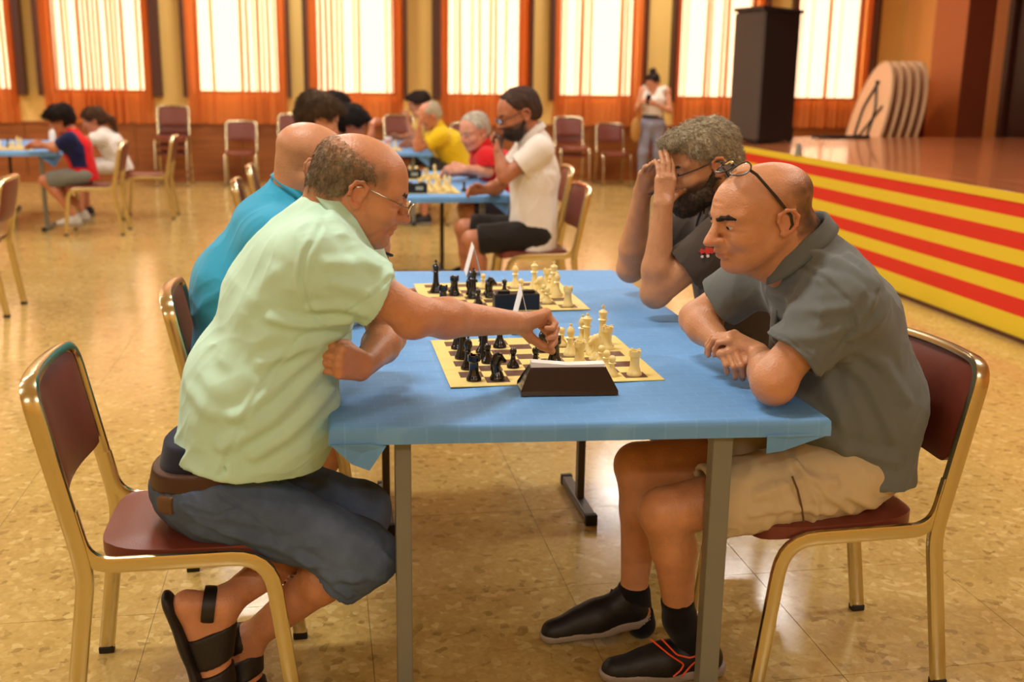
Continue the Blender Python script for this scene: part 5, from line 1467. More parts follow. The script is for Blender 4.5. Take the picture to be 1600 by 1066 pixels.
# ---- the bearded man with his hands before his face -----------------------
def man_dark():
    root = empty('person', (1.42, 3.46, 0)); tag(root, 'bearded man in dark polo covering his face with both hands', 'person', GP)
    Yc = 3.40
    pel, chest, neck = A3(1.43, 3.46, 0.54), A3(1.40, 3.44, 0.88), A3(1.33, 3.42, 1.09)
    sL, eL, wL = P(1130, 372, 3.22), P(1024, 458, 3.27), P(1036, 320, 3.26)
    sR, eR, wR = A3(1.33, 3.64, 1.05), P(985, 420, 3.66), P(1004, 300, 3.52)
    H = Head(P(1098, 262, 3.38), (-0.93, -0.12, -0.32), sc=1.06, st=(1.08, 1.02, 0.97), jaw=1.05)
    pr = torso(pel, chest, neck, (-1, 0, 0), (sR, sL))
    pr += [rc(neck, H.w(-0.02, 0, -0.03), 0.068, 0.062, 0.04), rc(neck+A3(0.02, 0, 0), H.w(-0.06, 0, 0), 0.06, 0.05, 0.04)]
    pr += H.prims()+arm_prims(sL, eL, wL, 1.12)+arm_prims(sR, eR, wR, 1.12)
    hl, bL = hand(wL, P(1042, 250, 3.30)-wL, (0.8, 0.25, 0.1), -1, [(10, 18, 12), (8, 16, 10), (8, 16, 10), (12, 18, 12)], sc=1.0,
                  thumb=[(0.016, 0.020, -0.006), (0.036, 0.046, -0.018), (0.052, 0.070, -0.026), (0.060, 0.094, -0.030)])
    hr, bR = hand(wR, P(1022, 252, 3.44)-wR, (0.8, -0.2, 0.1), 1, [(14, 22, 14)]*4, sc=1.0)
    pr += hl+hr
    hip = [(A3(1.42, 3.37, 0.545), A3(1.02, 3.34, 0.53), A3(1.26, 3.36, 0.14)), (A3(1.42, 3.56, 0.545), A3(1.02, 3.60, 0.53), A3(1.28, 3.58, 0.14))]
    for a, b, c in hip: pr += leg_prims(a, b, c)
    def tint(q, blend):
        bd = np.clip((q[:,0]+0.022)/0.02, 0, 1)*np.clip((-0.012-q[:,2]-0.35*np.maximum(0, q[:,0]-0.05))/0.014, 0, 1)
        blend(bd, (46, 34, 28), 0.85)
    h0, h1 = H.box()
    flesh(root, pr, 0.009, [(h0, h1, 0.0036), (bL[0], bL[1], 0.003), (bR[0], bR[1], 0.003)], (194, 138, 98), H, tint)
    up, fw = H.M[:, 2], H.M[:, 0]
    hp = [H.E((-0.014, 0, 0.060), (0.101, 0.079, 0.084), inf=0.008), H.E((-0.05, 0, 0.0), (0.062, 0.068, 0.06), 0.03, inf=0.007), H.E((0.06, 0, 0.105), (0.045, 0.055, 0.03), 0.03)]
    hp += [H.E((0.10, 0, 0.015), (0.068, 0.11, 0.078), 0.02, 's'), cutp(H.w(-0.05, 0, -0.055), -up, 0.01)]
    for y in (1, -1): hp.append(H.E((0.03, y*0.09, -0.016), (0.058, 0.036, 0.054), 0.012, 's'))
    hair_shell(root, H, hp, (118, 104, 80), 0.004, 0.0035, 75, col2=(206, 194, 166), hairs=(11000, 0.030, 0.0006, (-0.7, 0, 0.1), 0.14))
    bp = [H.E((0.048, 0, -0.070), (0.056, 0.056, 0.046), inf=0.008), H.E((0.08, 0, -0.098), (0.03, 0.03, 0.026), 0.03, inf=0.004), rc(H.w(-0.004, 0.066, -0.01), H.w(0.04, 0.05, -0.07), 0.014, 0.022, 0.02), rc(H.w(-0.004, -0.066, -0.01), H.w(0.04, -0.05, -0.07), 0.014, 0.022, 0.02),
          H.E((0.118, 0, -0.02), (0.052, 0.06, 0.024), 0.01, 's')]
    hair_shell(root, H, bp, (40, 30, 25), 0.0045, 0.003, 90, name='beard', col2=(92, 78, 64), hairs=(5000, 0.012, 0.0005, (0.3, 0, -0.5), 0.25))
    eyes(root, H); brows(root, H, (50, 40, 32)); glasses(root, H, mat='spec_dark', rim=0.0018)
    m = MB().lathe([(0, 0), (0.005, 0), (0.005, 0.004), (0, 0.004)], 10, tuple(H.w(-0.005, 0.086, -0.032))); m.wbuild('earring', 'spec_dark', root)
    lat = A3(0, 1, 0); cL = sL+(eL-sL)*0.56; cR = sR+(eR-sR)*0.55
    sp = [rc(A3(1.44, 3.46, 0.55), A3(1.40, 3.45, 0.86), 0.15, 0.155, 0.06, n=lat, s=1.22), rc(A3(1.40, 3.45, 0.86), A3(1.36, 3.43, 1.0), 0.15, 0.11, 0.06, n=lat, s=1.25),
          rc(sL+A3(0.04, 0.03, -0.01), sR+A3(0.03, -0.03, -0.01), 0.082, 0.082, 0.06), rc(A3(1.36, 3.43, 1.03), A3(1.335, 3.42, 1.08), 0.09, 0.074, 0.04),
          tubecut(sL, cL, 0.076, 0.080, 0.07, lip=0.011), tubecut(sR, cR, 0.076, 0.080, 0.07, lip=0.011),
          cutp(A3(1.44, 3.46, 0.54), (0, 0, -1), 0.004, A3(1.44, 3.46, 0.42), 0.34), rc(A3(1.31, 3.42, 1.09), A3(1.25, 3.41, 1.18), 0.066, 0.078, 0.008, op='s')]
    sh = cloth_part(root, 'polo_shirt', sp, (74, 66, 60), 0.0055, amp=0.008, along=(-0.6, -0.2, -0.7), freq=11, seed=22.0)
    collar(root, (66, 60, 56), A3(1.315, 3.42, 1.105), (-0.5, 0, 0.86), (-0.86, 0, -0.5), 0.090, 0.082, hgt=0.036)
    # embroidered badge on the sleeve
    bc = sL+(eL-sL)*0.22; dd = nrm(eL-sL); sd = nrm(A3(-0.25, -1, 0.25)-dd*(A3(-0.25, -1, 0.25)@dd)); tt = np.cross(dd, sd)
    for i, (u, v, r, mt) in enumerate(((0.0, 0.0, 0.018, 'red_print'), (0.018, 0.012, 0.012, 'red_print'), (-0.014, -0.012, 0.013, 'red_print'), (0.012, -0.016, 0.008, 'pale_print'), (-0.02, 0.012, 0.007, 'pale_print'), (0.03, -0.004, 0.007, 'pale_print'))):
        u, v, r = u*0.8, v*0.8, r*0.8
        c = bc+dd*u+tt*v+sd*0.078
        pts = [c+dd*r*(1.0 if k % 2 else 0.62)*math.cos(2*math.pi*k/10)+tt*r*(1.0 if k % 2 else 0.62)*math.sin(2*math.pi*k/10) for k in range(10)]
        n = len(pts); V = [p+sd*0.004 for p in pts]+[p-sd*0.008 for p in pts]
        MB().add(V, [tuple(range(n)), tuple(range(2*n-1, n-1, -1))]+[(k, (k+1) % n, n+(k+1) % n, n+k) for k in range(n)]).wbuild('badge', mt, sh, smooth=False)
    jn = [el(A3(1.43, 3.465, 0.545), np.eye(3), (0.13, 0.17, 0.082), 0.04)]
    for a, b, c in hip: jn += [rc(a, b, 0.098, 0.075, 0.04), rc(b, c, 0.072, 0.055, 0.03)]
    cloth_part(root, 'trousers', jn, (40, 36, 34), 0.011, amp=0.005, seed=3.0)
    for a, b, c in hip: shoe(root, c+A3(0.07, 0, -0.10), c+A3(-0.19, 0, -0.138), h=0.009)
man_dark()

# ---- the man in turquoise behind the man in green -------------------------
def man_blue():
    root = empty('person', (-0.2, 3.44, 0)); tag(root, 'bald man in turquoise polo with his chin propped on his hand', 'person', GP)
    pel, chest, neck = A3(-0.26, 3.45, 0.54), A3(-0.20, 3.44, 0.88), A3(-0.085, 3.43, 1.10)
    sR, eR, wR = A3(-0.10, 3.25, 1.03), P(592, 425, 3.38), P(598, 380, 3.38)
    eR = A3(0.13, 3.32, 0.80); wR = P(597, 385, 3.36)
    sL, eL, wL = A3(-0.06, 3.62, 1.03), A3(0.12, 3.72, 0.80), A3(0.20, 3.50, 0.79)
    H = Head(P(486, 264, 3.40), (0.94, 0.10, -0.30), sc=1.03, st=(1.08, 1.0, 0.95))
    pr = torso(pel, chest, neck, (1, 0, 0), (sR, sL))
    pr += [rc(neck, H.w(-0.02, 0, -0.03), 0.066, 0.060, 0.03), rc(neck+A3(-0.01, 0, 0), H.w(-0.055, 0, 0), 0.056, 0.050, 0.03)]
    pr += H.prims()+arm_prims(sR, eR, wR)+arm_prims(sL, eL, wL)
    hr, bR = hand(wR, A3(-0.25, 0.02, 0.9), (-0.5, 0.8, 0.0), 1, [(60, 70, 40)]*4)
    hl, bL = hand(wL, A3(0.4, -0.9, 0), (0.8, 0.4, 0.2), -1, [(20, 25, 15)]*4)
    hip = [(A3(-0.24, 3.36, 0.545), A3(0.16, 3.34, 0.53), A3(-0.10, 3.36, 0.14)), (A3(-0.24, 3.54, 0.545), A3(0.16, 3.56, 0.53), A3(-0.12, 3.56, 0.14))]
    pr += hr+hl
    for a, b, c in hip: pr += leg_prims(a, b, c)
    def tint(q, blend):
        m = np.clip((0.075-0.25*np.maximum(0, q[:,0])-q[:,2])/0.03, 0, 1)*np.clip((0.03-q[:,0])/0.03, 0, 1)*np.clip((q[:,2]+0.05)/0.02, 0, 1); blend(m, (170, 128, 92), 0.5)
    h0, h1 = H.box()
    flesh(root, pr, 0.010, [(h0, h1, 0.0036), (bR[0], bR[1], 0.0035), (bL[0], bL[1], 0.0035)], (200, 142, 106), H, tint)
    eyes(root, H); brows(root, H, (90, 70, 52))
    dd = nrm(wR-eR); M = frame(dd, (0, 1, 0)); c = wR-dd*0.02
    w = MB().tube([c+M@A3(0, 0.031*math.cos(a), 0.031*math.sin(a)) for a in np.linspace(0, 2*math.pi, 24, endpoint=False)], 0.004, 8, closed=True, r2=0.010, side=dd).wbuild('watch_strap', 'rubber', root)
    lat = A3(0, 1, 0); cR = sR+(eR-sR)*0.6; cL = sL+(eL-sL)*0.6
    sp = [rc(A3(-0.28, 3.45, 0.52), A3(-0.245, 3.445, 0.85), 0.145, 0.15, 0.06, n=lat, s=1.2), rc(A3(-0.245, 3.445, 0.85), A3(-0.165, 3.435, 1.0), 0.15, 0.115, 0.06, n=lat, s=1.25),
          rc(sR+A3(-0.05, 0.05, -0.01), sL+A3(-0.05, -0.05, -0.01), 0.082, 0.082, 0.09), rc(A3(-0.14, 3.43, 1.04), A3(-0.085, 3.43, 1.135), 0.105, 0.082, 0.07),
          tubecut(sR, cR, 0.074, 0.078, 0.07, lip=0.011), tubecut(sL, cL, 0.074, 0.078, 0.07, lip=0.011), cutp(A3(-0.28, 3.45, 0.52), (0, 0, -1), 0.004, A3(-0.28, 3.45, 0.4), 0.34),
          rc(A3(-0.065, 3.43, 1.14), A3(0.0, 3.42, 1.24), 0.070, 0.08, 0.008, op='s')]
    cloth_part(root, 'polo_shirt', sp, (54, 156, 196), 0.0055, amp=0.007, along=(0.5, 0.1, 0.8), freq=10, seed=32.0)
    collar(root, (58, 164, 204), A3(-0.072, 3.43, 1.138), (0.50, 0, 0.86), (0.86, 0, -0.50), 0.080, 0.074, hgt=0.034)
    jn = [el(A3(-0.26, 3.45, 0.545), np.eye(3), (0.13, 0.17, 0.082), 0.04)]
    for a, b, c in hip: jn += [tubecut(a, b+(a-b)*0.08, 0.1, 0.085, 0.04)]
    cloth_part(root, 'shorts', jn, (70, 62, 56), 0.011, amp=0.005, seed=3.0)
    for a, b, c in hip: shoe(root, c+A3(-0.07, 0, -0.10), c+A3(0.19, 0, -0.138), h=0.009)
man_blue()

# ---- players at the other tables and the bystander ------------------------
def sitter(label, seat, f, ho, hf, shirt, skin=(200, 140, 100), hair=None, hair2=None, style='short', sc=1.0, bsc=1.0, arms=None, pants=(40, 38, 38), plen='shorts', feet=None,
           sleeve=0.6, col2=None, polo=False, knees=None, beard=None, specs=False, shoes=(36, 34, 34), fine=0.006, twist=0.0, hem=0.50, hands=True):
    """someone on a chair at seat, facing along f*x; ho head centre, hf gaze; arms: near and far (elbow, wrist, hand direction, thumb direction, curl)"""
    x, y = seat; ho = np.asarray(ho, float); b = bsc
    root = empty('person', (x, y, 0)); tag(root, label, 'person', GP)
    H = Head(ho, hf, sc=sc, fine=fine <= 0.006)
    pel = A3(x+f*0.02, y, 0.545); neck = H.w(-0.035, 0, -0.085); neck[2] = min(neck[2], ho[2]-0.08*sc)
    chest = pel+(neck-pel)*0.60+A3(-f*0.015, 0, 0)
    lat = nrm(A3(twist, 1, 0)); hw = 0.175*b
    base = neck+A3(-f*0.02, 0, -0.055*b)
    near, far = base-lat*hw+A3(0, 0, -0.035*b), base+lat*hw+A3(0, 0, -0.035*b)
    pr = torso(pel, chest, neck, (f, 0, 0), (near, far), b, b)+[rc(neck, H.w(-0.02, 0, -0.03), 0.062*b, 0.056*sc, 0.03)]+H.prims()
    boxes = [H.box()+(fine,)]
    sl = []
    for (s0, sd, ar) in ((near, -1, arms[0]), (far, 1, arms[1])):
        if ar is None: continue
        e, w, hd, ht, cu = ar; e, w = np.asarray(e, float), np.asarray(w, float)
        pr += arm_prims(s0, e, w, b)
        side = (1 if sd < 0 else -1)*f      # facing +x the near (-y) hand is the right one
        if hands:
            hp, hb = hand(w, hd, ht, side, [cu]*4, sc=b); pr += hp; boxes.append(hb+(0.005,))
        c = s0+(e-s0)*sleeve; sl.append((s0, c, e))
    if knees is None: knees = (A3(x+f*0.44, y-0.10, 0.53), A3(x+f*0.44, y+0.10, 0.53))
    if feet is None: feet = (A3(x+f*0.42, y-0.10, 0.11), A3(x+f*0.40, y+0.10, 0.11))
    lg = []
    for i, dy in enumerate((-0.09, 0.09)):
        a = pel+A3(0, dy*b, 0); lg.append((a, np.asarray(knees[i], float), np.asarray(feet[i], float))); pr += leg_prims(*lg[-1], b)
    tint = None
    if beard:
        def tint(q, blend): blend(np.clip((q[:,0]+0.01)/0.02, 0, 1)*np.clip((-0.014-q[:,2])/0.014, 0, 1), beard, 0.85)
    flesh(root, pr, 0.010, boxes, skin, H, tint)
    eyes(root, H); brows(root, H, hair or (70, 54, 42))
    if hair:
        up, fw = H.M[:, 2], H.M[:, 0]
        t = {'short': 0.005, 'full': 0.020, 'mop': 0.026, 'thin': 0.005, 'tail': 0.014, 'bun': 0.012}[style]
        hp = [H.E((-0.014, 0, 0.058), (0.100, 0.079, 0.084), inf=t), H.E((-0.05, 0, 0.0), (0.062, 0.066, 0.06), 0.03, inf=t*0.6)]
        if style in ('full', 'mop'): hp.append(H.E((0.06, 0, 0.105), (0.04, 0.06, 0.028), 0.03))
        hp += [H.E((0.112, 0, 0.028) if style in ('short', 'thin') else (0.104, 0, 0.016), (0.078, 0.12, 0.094) if style in ('short', 'thin') else (0.068, 0.12, 0.076), 0.03, 's'), cutp(H.w(-0.05, 0, -0.05), -up, 0.01)]
        for yy in (1, -1): hp.append(H.E((0.032, yy*0.092, -0.018), (0.056, 0.038, 0.052), 0.012, 's'))
        if style == 'thin': hp.append(cutp(H.w(0, 0, 0.105), up*0.9+fw*0.5, 0.02))
        if style == 'tail': hp += [rc(H.w(-0.11, 0, 0.03), H.w(-0.15, 0, -0.04), 0.028, 0.03, 0.02), rc(H.w(-0.15, 0, -0.04), H.w(-0.145, 0, -0.17), 0.03, 0.012, 0.02)]
        if style == 'bun': hp += [H.E((-0.06, 0, 0.145), (0.045, 0.045, 0.036), 0.015)]
        ln = {'short': 0.012, 'full': 0.04, 'mop': 0.055, 'thin': 0.012, 'tail': 0.05, 'bun': 0.04}[style]
        hair_shell(root, H, hp, hair, 0.006, 0.003, 60, col2=hair2, hairs=(3500, ln, 0.0011, (0, 0, 0), 0.2))
    if beard:
        bp = [H.E((0.046, 0, -0.068), (0.054, 0.055, 0.045), inf=0.006), rc(H.w(-0.004, 0.066, -0.015), H.w(0.04, 0.05, -0.07), 0.013, 0.02, 0.02), rc(H.w(-0.004, -0.066, -0.015), H.w(0.04, -0.05, -0.07), 0.013, 0.02, 0.02), H.E((0.118, 0, -0.02), (0.052, 0.06, 0.024), 0.01, 's')]
        hair_shell(root, H, bp, beard, 0.007, 0.003, 90, name='beard')
    if specs: glasses(root, H, mat='spec_dark', rim=0.0022)
    hemp = A3(x, y, hem)
    bt = 0.138*b
    sp = [rc(A3(x+f*0.01, y, hem), chest, bt, bt, 0.06, n=lat, s=1.22), rc(chest, base+A3(0, 0, -0.05), bt, 0.10*b, 0.06, n=lat, s=1.25), rc(near+lat*0.03, far-lat*0.03, 0.072*b, 0.072*b, 0.06), rc(base, neck, 0.085*b, 0.070*b, 0.04)]
    for s0, c, e in sl: sp.append(tubecut(s0, c, 0.070*b, 0.076*b, 0.06, lip=0.012))
    sp += [cutp(hemp, (0, 0, -1), 0.004, hemp+A3(0, 0, -0.12), 0.33), rc(neck+A3(f*0.02, 0, 0.005), H.w(0.02, 0, -0.07), 0.058*b, 0.07*b, 0.008, op='s')]
    grad = None
    if col2 is not None:
        c2 = L3(col2)
        def grad(V, C):     # raglan sleeves in another colour
            d = np.abs((V-base)@lat); m = np.clip((d-hw*0.80)/0.012, 0, 1)*np.clip((V[:, 2]-(base[2]-0.30))/0.02, 0, 1); return C*(1-m[:, None])+c2*m[:, None]
    cloth_part(root, 'shirt', sp, shirt, 0.008, amp=0.008, along=(f*0.5, 0.1, 0.8), freq=9, seed=x*7+y, grad=grad)
    if polo: collar(root, shirt, neck+A3(0, 0, -0.005), H.M[:, 2]*0.5+A3(0, 0, 0.6), A3(f, 0, -0.4), 0.076*b, 0.070*b, hgt=0.036)
    jn = [el(pel, np.eye(3), (0.13*b, 0.165*b, 0.082*b), 0.04)]
    for a, k, an in lg:
        if plen == 'long': jn += [rc(a, k, 0.092*b, 0.070*b, 0.04), tubecut(k, an+(k-an)*0.06, 0.068*b, 0.058*b, 0.03)]
        else: jn += [tubecut(a, k+(a-k)*0.10, 0.096*b, 0.088*b, 0.04)]
    cloth_part(root, 'trousers' if plen == 'long' else 'shorts', jn, pants, 0.011, amp=0.006, seed=x+y)
    for a, k, an in lg:
        g = A3(an[0], an[1], max(0.002, an[2]-0.11)); shoe(root, g+A3(-f*0.06, 0, 0), g+A3(f*0.19*b, 0, 0), h=0.009, col=shoes, w=0.045*b)
    return root, H

W0 = P(830, 380, 6.75)
r0, Hw = sitter('bearded man in white polo and black shorts with his fist at his mouth', (1.31, 6.66), -1, P(812, 181, 6.66), (-0.92, -0.10, -0.36), (228, 222, 216), (176, 112, 80), (58, 38, 30), (74, 52, 40), 'short', 1.24,
       arms=[(P(789, 276, 6.50), P(778, 236, 6.55), (0.25, 0.25, 1), (0.5, 0.8, 0), (70, 80, 40)), (A3(1.12, 6.98, 0.80), A3(1.00, 6.82, 0.805), (-0.8, -0.5, 0), (0, -0.4, 0.8), (20, 25, 15))],
       pants=(36, 32, 30), knees=(A3(0.90, 6.60, 0.52), A3(0.885, 6.84, 0.56)), feet=(A3(0.98, 6.60, 0.12), A3(0.92, 6.86, 0.12)), sleeve=0.62, polo=True, beard=(40, 28, 24), specs=True, hem=0.45, bsc=1.04)
lw = np.array([0.97, 6.56-0.055, 0.50])
sitter('grey-haired man in red polo with forearms crossed on the blue table', (1.50, 8.05), -1, P(742, 208, 8.0), (-0.80, -0.52, -0.30), (206, 34, 38), (210, 148, 120), (160, 152, 138), (214, 206, 190), 'short', 1.10,
       arms=[(P(762, 268, 7.85), P(728, 264, 7.80), (-1, 0.1, 0), (0, 0.4, 0.8), (20, 25, 15)), (A3(1.16, 8.25, 0.80), A3(0.98, 8.05, 0.805), (-0.9, -0.4, 0), (0, -0.4, 0.8), (20, 25, 15))], pants=(50, 46, 60), polo=True)
sitter('balding grey-haired man in yellow shirt with a hand against his cheek', (1.46, 11.3), -1, P(672, 183, 11.25), (-0.90, -0.15, -0.42), (222, 188, 34), (196, 130, 96), (176, 164, 140), (200, 190, 166), 'thin', 1.12,
       arms=[(P(652, 232, 11.1), P(655, 200, 11.05), (0.2, 0, 1), (0.3, 0.9, 0), (30, 40, 20)), (A3(1.08, 11.6, 0.80), A3(0.95, 11.45, 0.80), (-1, -0.2, 0), (0, -0.3, 0.9), (20, 25, 15))], pants=(60, 54, 50), fine=0.0075, bsc=1.06)
sitter('dark-haired person in pale yellow top beyond the man in yellow', (1.40, 12.7), -1, P(655, 165, 12.6), (-0.95, -0.1, -0.3), (214, 186, 96), (186, 124, 92), (40, 28, 24), (56, 40, 34), 'full', 1.08,
       arms=[(A3(1.05, 12.5, 0.80), A3(0.98, 12.5, 0.98), (0.1, 0, 1), (0.3, 0.9, 0), (40, 50, 20)), (A3(1.05, 12.9, 0.80), A3(0.9, 12.8, 0.80), (-1, -0.2, 0), (0, -0.3, 0.9), (20, 25, 15))], fine=0.0075)
sitter('boy with thick brown hair looking down behind the bald man in turquoise', (-0.20, 7.0), 1, P(497, 188, 6.9), (0.90, 0.10, -0.42), (90, 96, 110), (220, 156, 122), (70, 50, 32), (92, 68, 44), 'mop', 1.10,
       arms=[(A3(0.10, 6.80, 0.80), A3(0.26, 6.95, 0.805), (1, 0.2, 0), (0, 0.4, 0.8), (20, 25, 15)), (A3(0.10, 7.22, 0.80), A3(0.26, 7.1, 0.805), (1, -0.2, 0), (0, -0.4, 0.8), (20, 25, 15))], pants=(54, 60, 80), plen='long', bsc=0.95)
sitter('black-haired boy holding a hand up to his face', (-0.12, 8.1), 1, P(545, 198, 8.05), (0.88, 0.05, -0.46), (60, 58, 66), (196, 128, 96), (22, 17, 16), (34, 26, 24), 'mop', 1.02,
       arms=[(A3(0.24, 7.85, 0.80), P(580, 210, 7.85), (0.1, 0.1, 1), (-0.4, 0.9, 0), (40, 50, 25)), (A3(0.24, 8.3, 0.80), A3(0.36, 8.2, 0.805), (1, -0.2, 0), (0, -0.4, 0.8), (20, 25, 15))], pants=(50, 50, 60), plen='long', bsc=0.92)
sitter('dark-haired boy furthest back on the left side of the tables', (-0.02, 11.25), 1, P(525, 168, 11.2), (0.92, 0.05, -0.35), (86, 60, 60), (180, 118, 90), (26, 20, 18), (36, 28, 26), 'full', 1.05,
       arms=[(A3(0.22, 11.0, 0.80), A3(0.36, 11.1, 0.805), (1, 0.2, 0), (0, 0.4, 0.8), (20, 25, 15)), (A3(0.22, 11.5, 0.80), A3(0.36, 11.4, 0.805), (1, -0.2, 0), (0, -0.4, 0.8), (20, 25, 15))], fine=0.0075, bsc=0.95)
kx, ky = -2.17, 10.85
sitter('boy in red shirt with navy sleeves and grey shorts bent over his board', (kx, ky), -1, P(95, 190, 10.85), (-0.88, -0.12, -0.46), (206, 22, 26), (190, 120, 84), (30, 20, 18), (44, 30, 26), 'mop', 1.0,
       arms=[(P(86, 232, 10.72), P(68, 226, 10.85), (-1, 0.1, 0.1), (0, 0.4, 0.8), (24, 30, 20)), (A3(-2.48, 11.05, 0.80), A3(-2.6, 11.0, 0.805), (-1, -0.1, 0), (0, -0.4, 0.8), (24, 30, 20))],
       pants=(118, 118, 110), knees=(A3(-2.54, 10.78, 0.50), A3(-2.54, 10.95, 0.50)), feet=(P(115, 335, 10.80), P(128, 328, 10.95)), col2=(24, 26, 66), shoes=(196, 190, 180), bsc=0.86, sleeve=0.72, fine=0.0075)
sitter('girl in white top with a brown ponytail behind the boy in red', (-2.04, 12.0), -1, P(147, 190, 11.95), (-0.92, -0.12, -0.36), (228, 222, 216), (198, 128, 96), (84, 56, 36), (104, 72, 48), 'tail', 1.0,
       arms=[(A3(-2.36, 11.8, 0.80), A3(-2.5, 11.85, 0.805), (-1, 0.1, 0), (0, 0.4, 0.8), (24, 30, 20)), (A3(-2.36, 12.2, 0.80), A3(-2.5, 12.15, 0.805), (-1, -0.1, 0), (0, -0.4, 0.8), (24, 30, 20))], pants=(214, 206, 200), bsc=0.84, fine=0.0075)
sitter('player in dark trousers reaching over the table opposite the boy in red', (-3.80, 11.6), 1, A3(-3.62, 11.55, 1.18), (0.9, 0, -0.4), (60, 60, 70), (190, 124, 90), (40, 30, 26), None, 'short', 1.0,
       arms=[(A3(-3.50, 11.4, 0.98), A3(-3.28, 11.45, 0.92), (1, 0.1, -0.35), (0, 0.6, 0.5), (30, 40, 20)), (A3(-3.45, 11.8, 0.82), A3(-3.3, 11.7, 0.805), (1, -0.1, 0), (0, -0.4, 0.8), (24, 30, 20))], pants=(24, 24, 30), plen='long', fine=0.0075,
       knees=(A3(-3.30, 11.05, 0.53), A3(-3.36, 11.70, 0.53)), feet=(A3(-3.42, 11.05, 0.12), A3(-3.40, 11.70, 0.12)))

def woman():
    X, Y = 4.62, 15.05
    root = empty('person', (X, Y, 0)); tag(root, 'woman with a dark bun in white top and grey jeans standing by the curtains', 'person')
    H = Head(P(1020, 130, Y), (-0.72, -0.58, -0.40), sc=0.98, fine=False)
    pel, chest, neck = A3(X, Y, 0.93), A3(X+0.0, Y, 1.22), A3(X+0.01, Y, 1.40)
    sR, sL = A3(X-0.15, Y+0.06, 1.34), A3(X+0.17, Y-0.08, 1.34)
    eR, wR = A3(X-0.24, Y-0.02, 1.08), A3(X-0.22, Y-0.22, 1.18)
    eL, wL = A3(X+0.20, Y-0.15, 1.06), A3(X-0.06, Y-0.28, 1.16)
    hips = [(A3(X-0.08, Y, 0.88), A3(X-0.13, Y-0.03, 0.48), A3(X-0.12, Y+0.02, 0.10)), (A3(X+0.08, Y, 0.88), A3(X+0.08, Y-0.04, 0.48), A3(X+0.09, Y+0.01, 0.10))]
    pr = torso(pel, chest, neck, (-0.6, -0.8, 0), (sR, sL), 0.9, 0.9)+[rc(neck, H.w(-0.02, 0, -0.03), 0.05, 0.046, 0.03)]+H.prims()+arm_prims(sR, eR, wR, 0.86)+arm_prims(sL, eL, wL, 0.86)
    h1, b1 = hand(wR, (0.3, -0.4, 0.2), (0.2, -0.2, 0.9), 1, [(40, 50, 30)]*4, sc=0.9); h2, b2 = hand(wL, (-0.9, -0.2, 0.2), (0, -0.2, 0.9), -1, [(40, 50, 30)]*4, sc=0.9)
    for a, k, an in hips: pr += leg_prims(a, k, an, 0.95)
    flesh(root, pr+h1+h2, 0.011, [H.box()+(0.0075,), b1+(0.006,), b2+(0.006,)], (206, 142, 110), H)
    hp = [H.E((-0.014, 0, 0.058), (0.100, 0.079, 0.084), inf=0.010), H.E((-0.05, 0, 0.0), (0.062, 0.066, 0.06), 0.03, inf=0.006), H.E((-0.05, 0, 0.165), (0.05, 0.05, 0.04), 0.015), H.E((0.10, 0, 0.012), (0.066, 0.12, 0.074), 0.02, 's'), cutp(H.w(-0.05, 0, -0.03), -H.M[:, 2], 0.01)]
    hair_shell(root, H, hp, (44, 26, 22), 0.007, 0.004, 60, hairs=(2500, 0.03, 0.0012, (0, 0, 0.6), 0.1)); eyes(root, H); brows(root, H, (50, 34, 28))
    lat = nrm(sL-sR)
    sp = [rc(A3(X, Y, 0.96), chest, 0.122, 0.132, 0.05, n=lat, s=1.25), rc(chest, A3(X, Y, 1.30), 0.13, 0.10, 0.05, n=lat, s=1.3), rc(A3(X, Y, 1.30)-lat*0.10, sR+A3(0.045, 0, 0.02), 0.055, 0.05, 0.03), rc(A3(X, Y, 1.30)+lat*0.10, sL+A3(-0.045, 0, 0.02), 0.055, 0.05, 0.03),
          rc(A3(X-0.05, Y-0.10, 1.36), A3(X-0.04, Y-0.16, 1.22), 0.085, 0.02, 0.01, op='s'), cutp(A3(X, Y, 0.97), (0, 0, -1), 0.004)]
    cloth_part(root, 'top', sp, (232, 224, 212), 0.009, amp=0.008, seed=2.0)
    jn = [el(pel+A3(0, 0, -0.05), np.eye(3), (0.165, 0.13, 0.13), 0.04)]
    for a, k, an in hips: jn += [rc(a, k, 0.098, 0.070, 0.04), tubecut(k, an, 0.070, 0.055, 0.03)]
    cloth_part(root, 'jeans', jn, (142, 142, 160), 0.011, mat='denim', amp=0.006, seed=7.0)
    MB().tube([A3(X, Y, 0.985)+A3(0.152*math.cos(a), 0.128*math.sin(a), 0) for a in np.linspace(0, 2*math.pi, 32, endpoint=False)], 0.006, 8, closed=True, r2=0.022, side=(1, 0, 0)).wbuild('belt', 'rubber', root)
    for a, k, an in hips: shoe(root, A3(an[0]+0.03, an[1]+0.06, 0.002), A3(an[0]-0.08, an[1]-0.16, 0.002), h=0.009, col=(200, 196, 190))
    ph = empty('phone', tuple(wR+A3(0.06, -0.07, 0.03))); tag(ph, 'dark mobile phone held by the standing woman', 'phone')
    MB().box((-0.036, -0.005, -0.06), (0.036, 0.005, 0.08), 0.004).build('case', 'phone_black', ph); MB().box((-0.032, -0.002, -0.055), (0.032, 0.0062, 0.075), 0.001).build('screen', 'clock_black', ph)
    bg = empty('shoulder_bag', (X-0.27, Y-0.10, 0.80)); tag(bg, 'tan shoulder bag hanging at the side of the standing woman', 'bag')
    V, F = sculpt([el((0, 0, 0.0), np.eye(3), (0.075, 0.045, 0.17), 0.02)], 0.01); obj('pouch', mesh_np('pouch', V, F, 'bag_tan'), bg)
